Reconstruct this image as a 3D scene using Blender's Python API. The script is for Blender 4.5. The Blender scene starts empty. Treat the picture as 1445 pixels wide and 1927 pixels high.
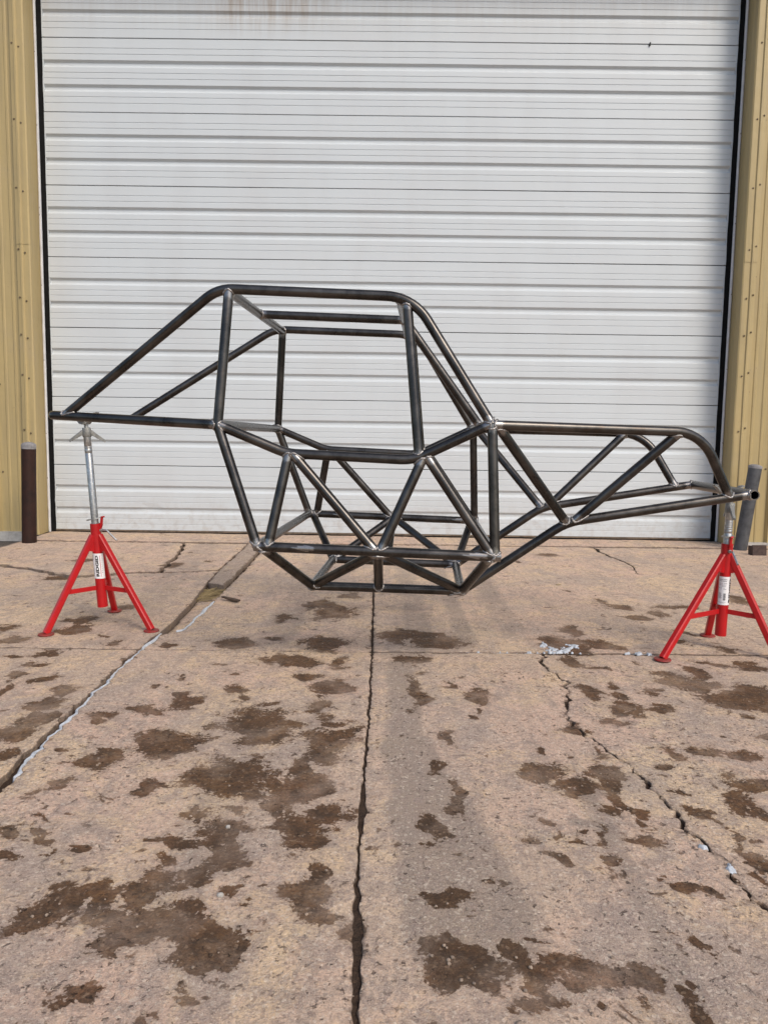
import bpy, bmesh, math, random
import numpy as np
from mathutils import Vector, Matrix, noise
from mathutils.geometry import delaunay_2d_cdt

random.seed(7)
R = math.radians
scene = bpy.context.scene
col = scene.collection

# ---------------------------------------------------------------- camera
cam_data = bpy.data.cameras.new('camera')
cam_data.sensor_fit = 'HORIZONTAL'
cam_data.sensor_width = 36.0
cam_data.lens = 34.88
cam_data.clip_start = 0.05
cam_data.clip_end = 600.0
camera = bpy.data.objects.new('camera', cam_data)
col.objects.link(camera)
camera.matrix_world = Matrix((
    (0.999885, -0.014554, 0.004241, 0.0),
    (0.005650, 0.098216, -0.995149, 0.0),
    (0.014067, 0.995059, 0.098287, 0.89625),
    (0, 0, 0, 1)))
scene.camera = camera

# ---------------------------------------------------------------- sky, sun, exposure
SUN_EL, SUN_AZ = R(44), R(144)          # azimuth clockwise from +Y (the door side)
world = bpy.data.worlds.new('World')
scene.world = world
world.use_nodes = True
wn = world.node_tree
sky = wn.nodes.new('ShaderNodeTexSky')
sky.sky_type = 'NISHITA'
sky.sun_disc = False
sky.sun_elevation = SUN_EL
sky.sun_rotation = SUN_AZ
sky.air_density = 1.0
sky.dust_density = 2.0
sky.ozone_density = 1.0
bg = wn.nodes['Background']
bg.inputs['Strength'].default_value = 0.12
wn.links.new(sky.outputs[0], bg.inputs['Color'])
sun_data = bpy.data.lights.new('sun', 'SUN')
sun_data.energy = 1.5
sun_data.angle = R(22)
sun_data.color = (1.0, 0.91, 0.78)
sun = bpy.data.objects.new('sun', sun_data)
col.objects.link(sun)
sd = Vector((math.sin(SUN_AZ) * math.cos(SUN_EL), math.cos(SUN_AZ) * math.cos(SUN_EL), math.sin(SUN_EL)))
sun.rotation_euler = sd.to_track_quat('Z', 'Y').to_euler()
scene.view_settings.view_transform = 'Standard'
scene.view_settings.look = 'None'
scene.view_settings.exposure = 0.62
scene.view_settings.gamma = 1.0
scene.cycles.max_bounces = 8

# ---------------------------------------------------------------- helpers
def link(o, parent=None):
    col.objects.link(o)
    if parent is not None:
        o.parent = parent
    return o

def mesh_obj(name, verts, faces, mat, parent=None, smooth=False):
    me = bpy.data.meshes.new(name)
    me.from_pydata([tuple(v) for v in verts], [], faces)
    if smooth:
        me.polygons.foreach_set('use_smooth', [True] * len(me.polygons))
    if mat is not None:
        me.materials.append(mat)
    me.update()
    return link(bpy.data.objects.new(name, me), parent)

def shared(name, me, parent, loc=(0, 0, 0), rot=(0, 0, 0), scale=(1, 1, 1)):
    o = bpy.data.objects.new(name, me)
    o.location, o.rotation_euler, o.scale = loc, rot, scale
    return link(o, parent)

def empty(name, loc=(0, 0, 0), rz=0.0):
    o = bpy.data.objects.new(name, None)
    o.empty_display_size = 0.1
    o.location = loc
    o.rotation_euler = (0, 0, rz)
    return link(o)

def tag(o, label=None, cat=None, group=None, kind=None):
    if label: o['label'] = label
    if cat: o['category'] = cat
    if group: o['group'] = group
    if kind: o['kind'] = kind
    return o

class MB:
    def __init__(self):
        self.v, self.f = [], []
    def add(self, vs, fs):
        b = len(self.v)
        self.v += [tuple(v) for v in vs]
        self.f += [tuple(i + b for i in f) for f in fs]
    def box(self, x0, x1, y0, y1, z0, z1):
        self.add([(x0, y0, z0), (x1, y0, z0), (x1, y1, z0), (x0, y1, z0), (x0, y0, z1), (x1, y0, z1), (x1, y1, z1), (x0, y1, z1)],
                 [(0, 3, 2, 1), (4, 5, 6, 7), (0, 1, 5, 4), (1, 2, 6, 5), (2, 3, 7, 6), (3, 0, 4, 7)])
    def lathe(self, prof, n=24, axis0=None, axis1=None, caps=True):
        """prof: list of (radius, t) with t measured along axis0 -> axis1 in metres."""
        a0 = Vector(axis0 or (0, 0, 0)); a1 = Vector(axis1 or (0, 0, 1))
        d = (a1 - a0).normalized()
        n1 = d.orthogonal().normalized(); n2 = d.cross(n1)
        vs, fs = [], []
        for r, t in prof:
            for k in range(n):
                a = 2 * math.pi * k / n
                vs.append(a0 + d * t + (n1 * math.cos(a) + n2 * math.sin(a)) * r)
        m = len(prof)
        for i in range(m - 1):
            for k in range(n):
                k2 = (k + 1) % n
                fs.append((i * n + k, i * n + k2, (i + 1) * n + k2, (i + 1) * n + k))
        if caps:
            fs.append(tuple(range(n - 1, -1, -1)))
            fs.append(tuple(range((m - 1) * n, m * n)))
        self.add(vs, fs)
    def bar(self, p0, p1, w, h, up=(0, 0, 1), w1=None, h1=None, bev=0.15):
        """rectangular bar with small bevelled long edges"""
        p0, p1 = Vector(p0), Vector(p1)
        d = (p1 - p0).normalized()
        s = d.cross(Vector(up)).normalized(); u = s.cross(d).normalized()
        vs = []
        for p, ww, hh in ((p0, w, h), (p1, w1 or w, h1 or h)):
            b = bev * min(ww, hh)
            for sx, sy in ((1, 1), (-1, 1), (-1, -1), (1, -1)):
                a = p + s * sx * (ww / 2 - b) + u * sy * hh / 2
                c = p + s * sx * ww / 2 + u * sy * (hh / 2 - b)
                vs += ([c, a] if sx * sy > 0 else [a, c])
        fs = [(i, (i + 1) % 8, 8 + (i + 1) % 8, 8 + i) for i in range(8)]
        fs += [tuple(range(7, -1, -1)), tuple(range(8, 16))]
        self.add(vs, fs)
    def build(self, name, mat, parent=None, smooth=False, angle=None):
        o = mesh_obj(name, self.v, self.f, mat, parent, smooth)
        if angle is not None:
            o.data.polygons.foreach_set('use_smooth', [True] * len(o.data.polygons))
            o.data.set_sharp_from_angle(angle=R(angle))
        return o

def fillet(pts, rad):
    """polyline with rounded corners; rad = {corner index: radius}"""
    pts = [Vector(p) for p in pts]
    out = [pts[0]]
    for i in range(1, len(pts) - 1):
        r = rad.get(i, 0) if isinstance(rad, dict) else rad
        a, b, c = pts[i - 1], pts[i], pts[i + 1]
        d1, d2 = (a - b).normalized(), (c - b).normalized()
        ang = d1.angle(d2)
        if r <= 0 or ang > math.pi - 0.02:
            out.append(b); continue
        T = min(r / math.tan(ang / 2), 0.48 * (a - b).length, 0.48 * (c - b).length)
        r = T * math.tan(ang / 2)
        bis = (d1 + d2).normalized()
        cen = b + bis * (r / math.sin(ang / 2))
        s0, s1 = b + d1 * T - cen, b + d2 * T - cen
        tot = s0.angle(s1); n = max(4, int(tot / R(6)))
        for k in range(n + 1):
            t = k / n
            v = (s0 * math.sin((1 - t) * tot) + s1 * math.sin(t * tot)) / math.sin(tot)
            out.append(cen + v)
    out.append(pts[-1])
    return out

def resample(pts, step):
    out = [pts[0]]
    for a, b in zip(pts[:-1], pts[1:]):
        n = max(1, int((b - a).length / step + 0.5))
        for k in range(1, n + 1):
            out.append(a.lerp(b, k / n))
    return out

def sweep(path, r, nseg=20):
    """tube surface along a path with parallel transport; returns verts, faces (capped)"""
    n = len(path)
    tang = []
    for i in range(n):
        a = path[max(0, i - 1)]; b = path[min(n - 1, i + 1)]
        tang.append((b - a).normalized())
    nrm = tang[0].orthogonal().normalized()
    vs, fs = [], []
    for i in range(n):
        t = tang[i]
        nrm = (nrm - t * nrm.dot(t)).normalized()
        bn = t.cross(nrm)
        rr = r[i] if isinstance(r, (list, tuple)) else r
        for k in range(nseg):
            a = 2 * math.pi * k / nseg
            vs.append(path[i] + (nrm * math.cos(a) + bn * math.sin(a)) * rr)
    for i in range(n - 1):
        for k in range(nseg):
            k2 = (k + 1) % nseg
            fs.append((i * nseg + k, i * nseg + k2, (i + 1) * nseg + k2, (i + 1) * nseg + k))
    fs.append(tuple(range(nseg - 1, -1, -1)))
    fs.append(tuple(range((n - 1) * nseg, n * nseg)))
    return vs, fs

# ---------------------------------------------------------------- materials
class NT:
    """small node-tree writer"""
    def __init__(self, name):
        self.m = bpy.data.materials.new(name)
        self.m.use_nodes = True
        self.t = self.m.node_tree
        self.b = self.t.nodes['Principled BSDF']
    def n(self, typ, **kw):
        nd = self.t.nodes.new('ShaderNode' + typ)
        for k, v in kw.items():
            if k.startswith('_'):
                setattr(nd, k[1:], v)
        return nd
    def l(self, a, b):
        self.t.links.new(a, b)
    def coord(self, kind='Object', scale=(1, 1, 1)):
        tc = self.n('TexCoord'); mp = self.n('Mapping')
        mp.inputs['Scale'].default_value = scale
        self.l(tc.outputs[kind], mp.inputs['Vector'])
        return mp.outputs[0]
    def noise(self, vec, scale, detail=4, rough=0.55, dist=0.0):
        nd = self.n('TexNoise')
        nd.inputs['Scale'].default_value = scale
        nd.inputs['Detail'].default_value = detail
        nd.inputs['Roughness'].default_value = rough
        nd.inputs['Distortion'].default_value = dist
        self.l(vec, nd.inputs['Vector'])
        return nd.outputs['Fac']
    def voro(self, vec, scale, feature='F1', rnd=1.0, out='Distance'):
        nd = self.n('TexVoronoi'); nd.feature = feature
        nd.inputs['Scale'].default_value = scale
        nd.inputs['Randomness'].default_value = rnd
        self.l(vec, nd.inputs['Vector'])
        return nd.outputs[out]
    def math(self, op, a, b=None, c=None, clamp=False):
        nd = self.n('Math'); nd.operation = op; nd.use_clamp = clamp
        for i, x in enumerate((a, b, c)):
            if x is None: continue
            if isinstance(x, (int, float)): nd.inputs[i].default_value = x
            else: self.l(x, nd.inputs[i])
        return nd.outputs[0]
    def step(self, x, lo, hi, a=0.0, b=1.0):
        nd = self.n('MapRange'); nd.interpolation_type = 'SMOOTHSTEP'
        for i, v in zip((1, 2, 3, 4), (lo, hi, a, b)):
            nd.inputs[i].default_value = v
        self.l(x, nd.inputs[0])
        return nd.outputs[0]
    def mix(self, fac, a, b, mode='MIX'):
        nd = self.n('Mix'); nd.data_type = 'RGBA'; nd.blend_type = mode
        for sock, x in ((nd.inputs[0], fac), (nd.inputs[6], a), (nd.inputs[7], b)):
            if isinstance(x, (int, float)): sock.default_value = x
            elif isinstance(x, tuple): sock.default_value = (*x[:3], 1)
            else: self.l(x, sock)
        return nd.outputs[2]
    def attr(self, name):
        nd = self.n('Attribute'); nd.attribute_name = name
        return nd.outputs['Fac']
    def bump(self, h, dist, strength=1.0, prev=None):
        nd = self.n('Bump')
        nd.inputs['Distance'].default_value = dist
        nd.inputs['Strength'].default_value = strength
        self.l(h, nd.inputs['Height'])
        if prev is not None: self.l(prev, nd.inputs['Normal'])
        return nd.outputs[0]
    def set(self, color=None, rough=None, metal=None, normal=None, spec=None):
        for key, x in (('Base Color', color), ('Roughness', rough), ('Metallic', metal), ('Normal', normal), ('Specular IOR Level', spec)):
            if x is None: continue
            s = self.b.inputs[key]
            if isinstance(x, tuple): s.default_value = (*x[:3], 1)
            elif isinstance(x, (int, float)): s.default_value = x
            else: self.l(x, s)
        return self.m

def mat_concrete():
    t = NT('weathered_concrete')
    P = t.coord()
    big = t.noise(P, 0.9, 5, 0.6, 0.6)
    mid = t.noise(P, 4.5, 6, 0.65, 0.4)
    fine = t.noise(P, 42, 6, 0.75)
    grit = t.noise(P, 330, 3, 0.7)
    sand = t.noise(P, 130, 4, 0.75)
    c = t.mix(t.step(big, 0.40, 0.60), (0.68, 0.455, 0.33), (0.60, 0.44, 0.31))
    c = t.mix(t.step(t.noise(P, 1.7, 6, 0.66, 0.8), 0.52, 0.62), c, (0.76, 0.55, 0.34))
    c = t.mix(t.math('MULTIPLY', t.step(mid, 0.50, 0.60), 0.8), c, (0.74, 0.52, 0.31))
    c = t.mix(t.math('MULTIPLY', t.step(t.noise(P, 2.6, 6, 0.68, 1.0), 0.50, 0.62), 0.75), c, (0.42, 0.33, 0.27))
    c = t.mix(t.math('MULTIPLY', t.step(t.noise(P, 11, 6, 0.72, 0.8), 0.50, 0.62), 0.68), c, (0.345, 0.265, 0.215))
    # worn streaks along the driving direction
    strk = t.noise(t.coord(scale=(9, 0.7, 1)), 2.2, 6, 0.68, 0.3)
    c = t.mix(t.math('MULTIPLY', t.step(strk, 0.48, 0.64), 0.42), c, (0.37, 0.285, 0.225))
    c = t.mix(t.math('MULTIPLY', t.step(strk, 0.42, 0.32), 0.35), c, (0.78, 0.58, 0.42))
    # tyre soot and grey grime
    soot = t.math('ADD', t.attr('soot'), t.math('MULTIPLY', t.math('SUBTRACT', t.noise(P, 9, 6, 0.7, 0.5), 0.5), 1.1))
    c = t.mix(t.math('MULTIPLY', t.step(soot, 0.05, 0.6), 0.80), c, (0.25, 0.20, 0.16))
    # mottling and exposed aggregate: single stones lighter and darker
    mott = t.math('MULTIPLY', t.step(t.noise(P, 26, 5, 0.7, 1.5), 0.50, 0.62), t.step(t.noise(P, 2.7, 3, 0.6), 0.36, 0.6))
    c = t.mix(t.math('MULTIPLY', mott, 0.68), c, (0.30, 0.225, 0.195))
    agg = t.voro(P, 170, out='Color')
    sep = t.n('SeparateColor'); t.l(agg, sep.inputs[0])
    c = t.mix(t.math('MULTIPLY', t.step(sep.outputs[0], 0.84, 0.95), 0.45), c, (0.80, 0.68, 0.54))
    c = t.mix(t.math('MULTIPLY', t.step(sep.outputs[1], 0.80, 0.95), 0.55), c, (0.20, 0.145, 0.115))
    c = t.mix(t.math('MULTIPLY', t.step(fine, 0.49, 0.66), 0.72), c, (0.30, 0.215, 0.17))
    c = t.mix(t.step(sand, 0.36, 0.66, 0.42, 0.0), c, (0.30, 0.225, 0.185))
    c = t.mix(t.step(grit, 0.45, 0.75, 0.0, 0.45), c, (0.82, 0.68, 0.55))
    # small pits in patches
    pit = t.math('MULTIPLY', t.step(t.noise(P, 60, 4, 0.65, 0.3), 0.60, 0.67), t.step(t.noise(P, 3.2, 3, 0.6), 0.40, 0.58))
    c = t.mix(t.math('MULTIPLY', pit, 0.8), c, (0.10, 0.07, 0.055))
    # damp patches
    edge = t.math('ADD', t.math('MULTIPLY', t.math('SUBTRACT', t.noise(P, 9.5, 8, 0.78, 0.7), 0.5), 3.2),
                  t.math('MULTIPLY', t.math('SUBTRACT', t.noise(P, 110, 3, 0.6), 0.5), 1.1))
    scat = t.math('MAXIMUM', t.step(t.noise(P, 10, 5, 0.68, 0.5), 0.615, 0.67), t.math('MULTIPLY', t.step(t.noise(P, 26, 4, 0.65, 0.4), 0.615, 0.67), t.step(t.noise(P, 1.9, 3, 0.6), 0.45, 0.55)))
    field = t.math('ADD', t.attr('wet'), edge)
    wet = t.math('MAXIMUM', t.step(field, 0.02, 0.20), t.math('MULTIPLY', scat, 0.85))
    damp = t.step(field, -0.75, 0.25)
    wetcol = t.mix(1.0, c, (0.26, 0.185, 0.125), 'MULTIPLY')
    wetcol = t.mix(t.math('MULTIPLY', t.step(t.noise(P, 17, 6, 0.78), 0.47, 0.60), 0.62), wetcol, (0.050, 0.032, 0.021))
    wetcol = t.mix(t.math('MULTIPLY', t.step(sep.outputs[2], 0.92, 0.98), 0.4), wetcol, (0.34, 0.23, 0.15))
    c = t.mix(t.math('MULTIPLY', damp, 0.28), c, (0.30, 0.215, 0.155))
    c = t.mix(t.math('MULTIPLY', wet, t.step(t.noise(P, 4.2, 5, 0.66), 0.35, 0.56, 0.64, 1.0)), c, wetcol)
    c = t.mix(t.math('MULTIPLY', t.attr('edge'), 0.7), c, (0.10, 0.072, 0.056))
    rough = t.math('SUBTRACT', 0.95, t.math('MULTIPLY', wet, t.step(fine, 0.35, 0.6, 0.10, 0.30)))
    b1 = t.bump(mid, 0.012, 0.5)
    b2 = t.bump(fine, 0.007, 0.9, b1)
    b2 = t.bump(t.math('SUBTRACT', sand, t.math('MULTIPLY', pit, 1.4)), 0.0032, 1.0, b2)
    b3 = t.bump(grit, 0.0012, 1.0, b2)
    return t.set(c, rough, 0, b3, 0.25)

def mat_dirt():
    t = NT('dark_gravel_dirt')
    P = t.coord()
    c = t.mix(t.noise(P, 6, 6, 0.7), (0.06, 0.052, 0.046), (0.14, 0.12, 0.105))
    c = t.mix(t.step(t.noise(P, 90, 3, 0.7), 0.45, 0.7), c, (0.22, 0.19, 0.165))
    return t.set(c, 0.95, 0, t.bump(t.noise(P, 70, 5, 0.7), 0.02, 1.0), 0.2)

def mat_joint():
    t = NT('damp_soil_in_joints')
    P = t.coord()
    c = t.mix(t.noise(P, 40, 4, 0.7), (0.016, 0.010, 0.007), (0.085, 0.052, 0.034))
    return t.set(c, 0.9, 0, t.bump(t.noise(P, 120, 3, 0.7), 0.01, 1.0), 0.25)

def mat_door():
    t = NT('white_painted_steel_door')
    P = t.coord()
    streak = t.noise(t.coord(scale=(1.5, 1, 0.4)), 2, 4, 0.55)
    c = t.mix(t.step(streak, 0.4, 0.8), (0.535, 0.568, 0.585), (0.51, 0.535, 0.548))
    c = t.mix(t.math('MULTIPLY', t.step(t.noise(P, 1.3, 4, 0.6), 0.45, 0.75), 0.4), c, (0.51, 0.52, 0.525))
    # rust run below the header
    sx = t.n('SeparateXYZ'); t.l(P, sx.inputs[0])
    top = t.step(sx.outputs[2], 4.22, 4.62)
    side = t.math('MULTIPLY', t.step(sx.outputs[0], -1.7, -1.2), t.step(sx.outputs[0], -0.35, -0.95))
    run = t.math('MULTIPLY', t.math('MULTIPLY', top, t.math('ADD', side, 0.22, clamp=True)),
                 t.step(t.noise(t.coord(scale=(9, 1, 0.7)), 1.6, 5, 0.65), 0.3, 0.75))
    c = t.mix(t.math('MULTIPLY', run, 0.75), c, (0.30, 0.21, 0.13))
    # scuffs and splash dirt close to the ground
    low = t.math('MULTIPLY', t.step(sx.outputs[2], 0.5, 0.0), t.step(t.noise(P, 14, 5, 0.7), 0.42, 0.75))
    c = t.mix(t.math('MULTIPLY', low, 0.5), c, (0.34, 0.29, 0.25))
    spk = t.step(t.noise(P, 55, 2, 0.5), 0.74, 0.8)
    c = t.mix(t.math('MULTIPLY', spk, 0.35), c, (0.28, 0.25, 0.22))
    rg = t.step(t.noise(P, 5, 4, 0.6), 0.3, 0.7, 0.36, 0.52)
    return t.set(c, rg, 0, t.bump(t.noise(P, 160, 2, 0.5), 0.0006, 0.5), 0.42)

def mat_siding():
    t = NT('tan_painted_siding')
    P = t.coord()
    s = t.noise(t.coord(scale=(14, 14, 0.7)), 2, 5, 0.65)
    c = t.mix(t.step(s, 0.35, 0.75), (0.405, 0.31, 0.145), (0.335, 0.26, 0.13))
    c = t.mix(t.math('MULTIPLY', t.step(t.noise(P, 3.5, 5, 0.7), 0.5, 0.8), 0.5), c, (0.35, 0.275, 0.16))
    c = t.mix(t.math('MULTIPLY', t.step(t.noise(P, 45, 4, 0.7), 0.66, 0.74), 0.6), c, (0.20, 0.14, 0.08))
    c = t.mix(t.math('MULTIPLY', t.step(t.noise(t.coord(scale=(30, 30, 4)), 2.2, 4, 0.7), 0.7, 0.75), 0.7), c, (0.10, 0.065, 0.04))
    return t.set(c, 0.5, 0, t.bump(t.noise(P, 9, 3, 0.5), 0.006, 0.5), 0.4)

def mat_plain(name, color, rough=0.5, metal=0.0, var=0.25, scale=20, bump=0.0, spec=0.5, dark=None):
    t = NT(name)
    P = t.coord()
    d = dark or tuple(x * (1 - var) for x in color)
    c = t.mix(t.step(t.noise(P, scale, 5, 0.65), 0.35, 0.7), color, d)
    nrm = t.bump(t.noise(P, scale * 5, 3, 0.6), bump, 0.8) if bump else None
    return t.set(c, rough, metal, nrm, spec)

def mat_tube():
    t = NT('bare_steel_tube_with_mill_scale')
    P = t.coord()
    n1 = t.noise(P, 7, 5, 0.65, 0.5); n2 = t.noise(P, 42, 5, 0.7)
    c = t.mix(t.step(n1, 0.35, 0.7), (0.046, 0.043, 0.041), (0.10, 0.092, 0.085))
    c = t.mix(t.math('MULTIPLY', t.step(n2, 0.50, 0.76), 0.28), c, (0.14, 0.13, 0.12))
    c = t.mix(t.math('MULTIPLY', t.step(t.noise(P, 11, 4, 0.7), 0.55, 0.75), 0.5), c, (0.072, 0.050, 0.037))
    bare = t.step(t.math('ADD', t.attr('bare'), t.math('MULTIPLY', t.math('SUBTRACT', t.noise(P, 55, 4, 0.7), 0.5), 0.9)), 0.42, 0.78)
    c = t.mix(t.math('MULTIPLY', bare, 0.62), c, (0.36, 0.345, 0.335))
    rg = t.math('SUBTRACT', t.step(n1, 0.3, 0.7, 0.25, 0.34), t.math('MULTIPLY', bare, 0.04))
    return t.set(c, rg, 0.92, t.bump(t.noise(P, 300, 2, 0.5), 0.0002, 0.5), 0.5)

def mat_weld():
    t = NT('weld_bead_steel')
    P = t.coord()
    c = t.mix(t.noise(P, 160, 3, 0.6), (0.17, 0.155, 0.145), (0.52, 0.50, 0.485))
    return t.set(c, 0.36, 0.85, t.bump(t.noise(P, 420, 2, 0.5), 0.0015, 1.0))

def mat_red():
    t = NT('red_enamel')
    P = t.coord()
    c = t.mix(t.step(t.noise(P, 12, 5, 0.65), 0.35, 0.7), (0.46, 0.006, 0.009), (0.39, 0.006, 0.009))
    sc = t.step(t.noise(t.coord(scale=(1, 1, 3)), 75, 4, 0.7), 0.665, 0.71)
    c = t.mix(t.math('MULTIPLY', sc, 0.7), c, (0.13, 0.02, 0.016))
    return t.set(c, 0.36, 0, t.bump(t.noise(P, 110, 3, 0.5), 0.0008, 0.6), 0.45)

def mat_zinc():
    t = NT('galvanized_steel')
    P = t.coord()
    c = t.mix(t.step(t.voro(P, 90, out='Distance'), 0.1, 0.6), (0.52, 0.525, 0.52), (0.38, 0.385, 0.38))
    c = t.mix(t.math('MULTIPLY', t.step(t.noise(P, 30, 5, 0.7), 0.52, 0.75), 0.6), c, (0.22, 0.215, 0.21))
    return t.set(c, t.step(t.noise(P, 60, 3), 0.3, 0.7, 0.28, 0.46), 0.85, None, 0.5)

M_CONC, M_DIRT, M_JOINT, M_DOOR, M_SIDE = mat_concrete(), mat_dirt(), mat_joint(), mat_door(), mat_siding()
M_TUBE, M_WELD, M_RED, M_ZINC = mat_tube(), mat_weld(), mat_red(), mat_zinc()
M_SEAL = mat_plain('black_rubber', (0.008, 0.008, 0.008), 0.8, 0, 0.4, 30, 0.002, 0.1)
M_WHITE = mat_plain('white_painted_angle', (0.80, 0.81, 0.83), 0.4, 0, 0.15, 12)
M_SCREW = mat_plain('rusty_screw_head', (0.17, 0.125, 0.07), 0.6, 0.2, 0.5, 200)
M_POST_BROWN = mat_plain('brown_painted_pipe', (0.034, 0.015, 0.011), 0.55, 0, 0.45, 14, 0.002, 0.2, dark=(0.020, 0.011, 0.009))
M_POST_GREY = mat_plain('grey_weathered_pipe', (0.090, 0.092, 0.098), 0.6, 0.2, 0.45, 16, 0.003)
M_CAP = mat_plain('grey_weathered_cap', (0.25, 0.24, 0.24), 0.7, 0, 0.4, 30, 0.003)
M_RUSTY = mat_plain('rusted_plate', (0.075, 0.046, 0.038), 0.8, 0.1, 0.5, 40, 0.004)
M_CASTING = mat_plain('grey_cast_iron', (0.30, 0.30, 0.285), 0.55, 0.55, 0.35, 60, 0.002)
M_PAPER = mat_plain('white_label', (0.82, 0.82, 0.83), 0.35, 0, 0.05, 60)
M_INK = mat_plain('black_print', (0.012, 0.012, 0.014), 0.4, 0, 0.1, 60)
M_INK_GREY = mat_plain('grey_print', (0.10, 0.10, 0.11), 0.4, 0, 0.1, 60)
M_INK_RED = mat_plain('red_print', (0.45, 0.02, 0.04), 0.4, 0, 0.1, 60)
M_SNOW = mat_plain('old_snow', (0.54, 0.57, 0.61), 0.75, 0, 0.3, 60, 0.003, 0.3)
M_STONE = mat_plain('pebble_stone', (0.36, 0.27, 0.20), 0.8, 0, 0.6, 60, 0.002)
M_STRAW = mat_plain('dry_straw', (0.36, 0.27, 0.13), 0.8, 0, 0.45, 30)
M_BARK = mat_plain('dark_bark', (0.09, 0.055, 0.035), 0.85, 0, 0.5, 60, 0.004)
M_ROOF = mat_plain('roof_sheet', (0.42, 0.40, 0.36), 0.5, 0.2, 0.2, 3)
M_INNER = mat_plain('dark_interior', (0.03, 0.03, 0.03), 0.9)
M_ASTRAGAL = mat_plain('dirty_bottom_bar', (0.16, 0.12, 0.085), 0.7, 0.1, 0.5, 18, 0.002)
M_NUB = mat_plain('dark_plug', (0.02, 0.019, 0.02), 0.6)
M_FOUND = mat_plain('grey_foundation_concrete', (0.42, 0.40, 0.37), 0.9, 0, 0.4, 10, 0.004)
M_PALE = mat_plain('pale_pebble_stone', (0.50, 0.46, 0.41), 0.8, 0, 0.4, 90, 0.002)
M_RED_FOOT = mat_plain('dusty_red_enamel', (0.26, 0.020, 0.018), 0.6, 0, 0.6, 45, 0.001, 0.35, dark=(0.16, 0.055, 0.04))

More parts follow.
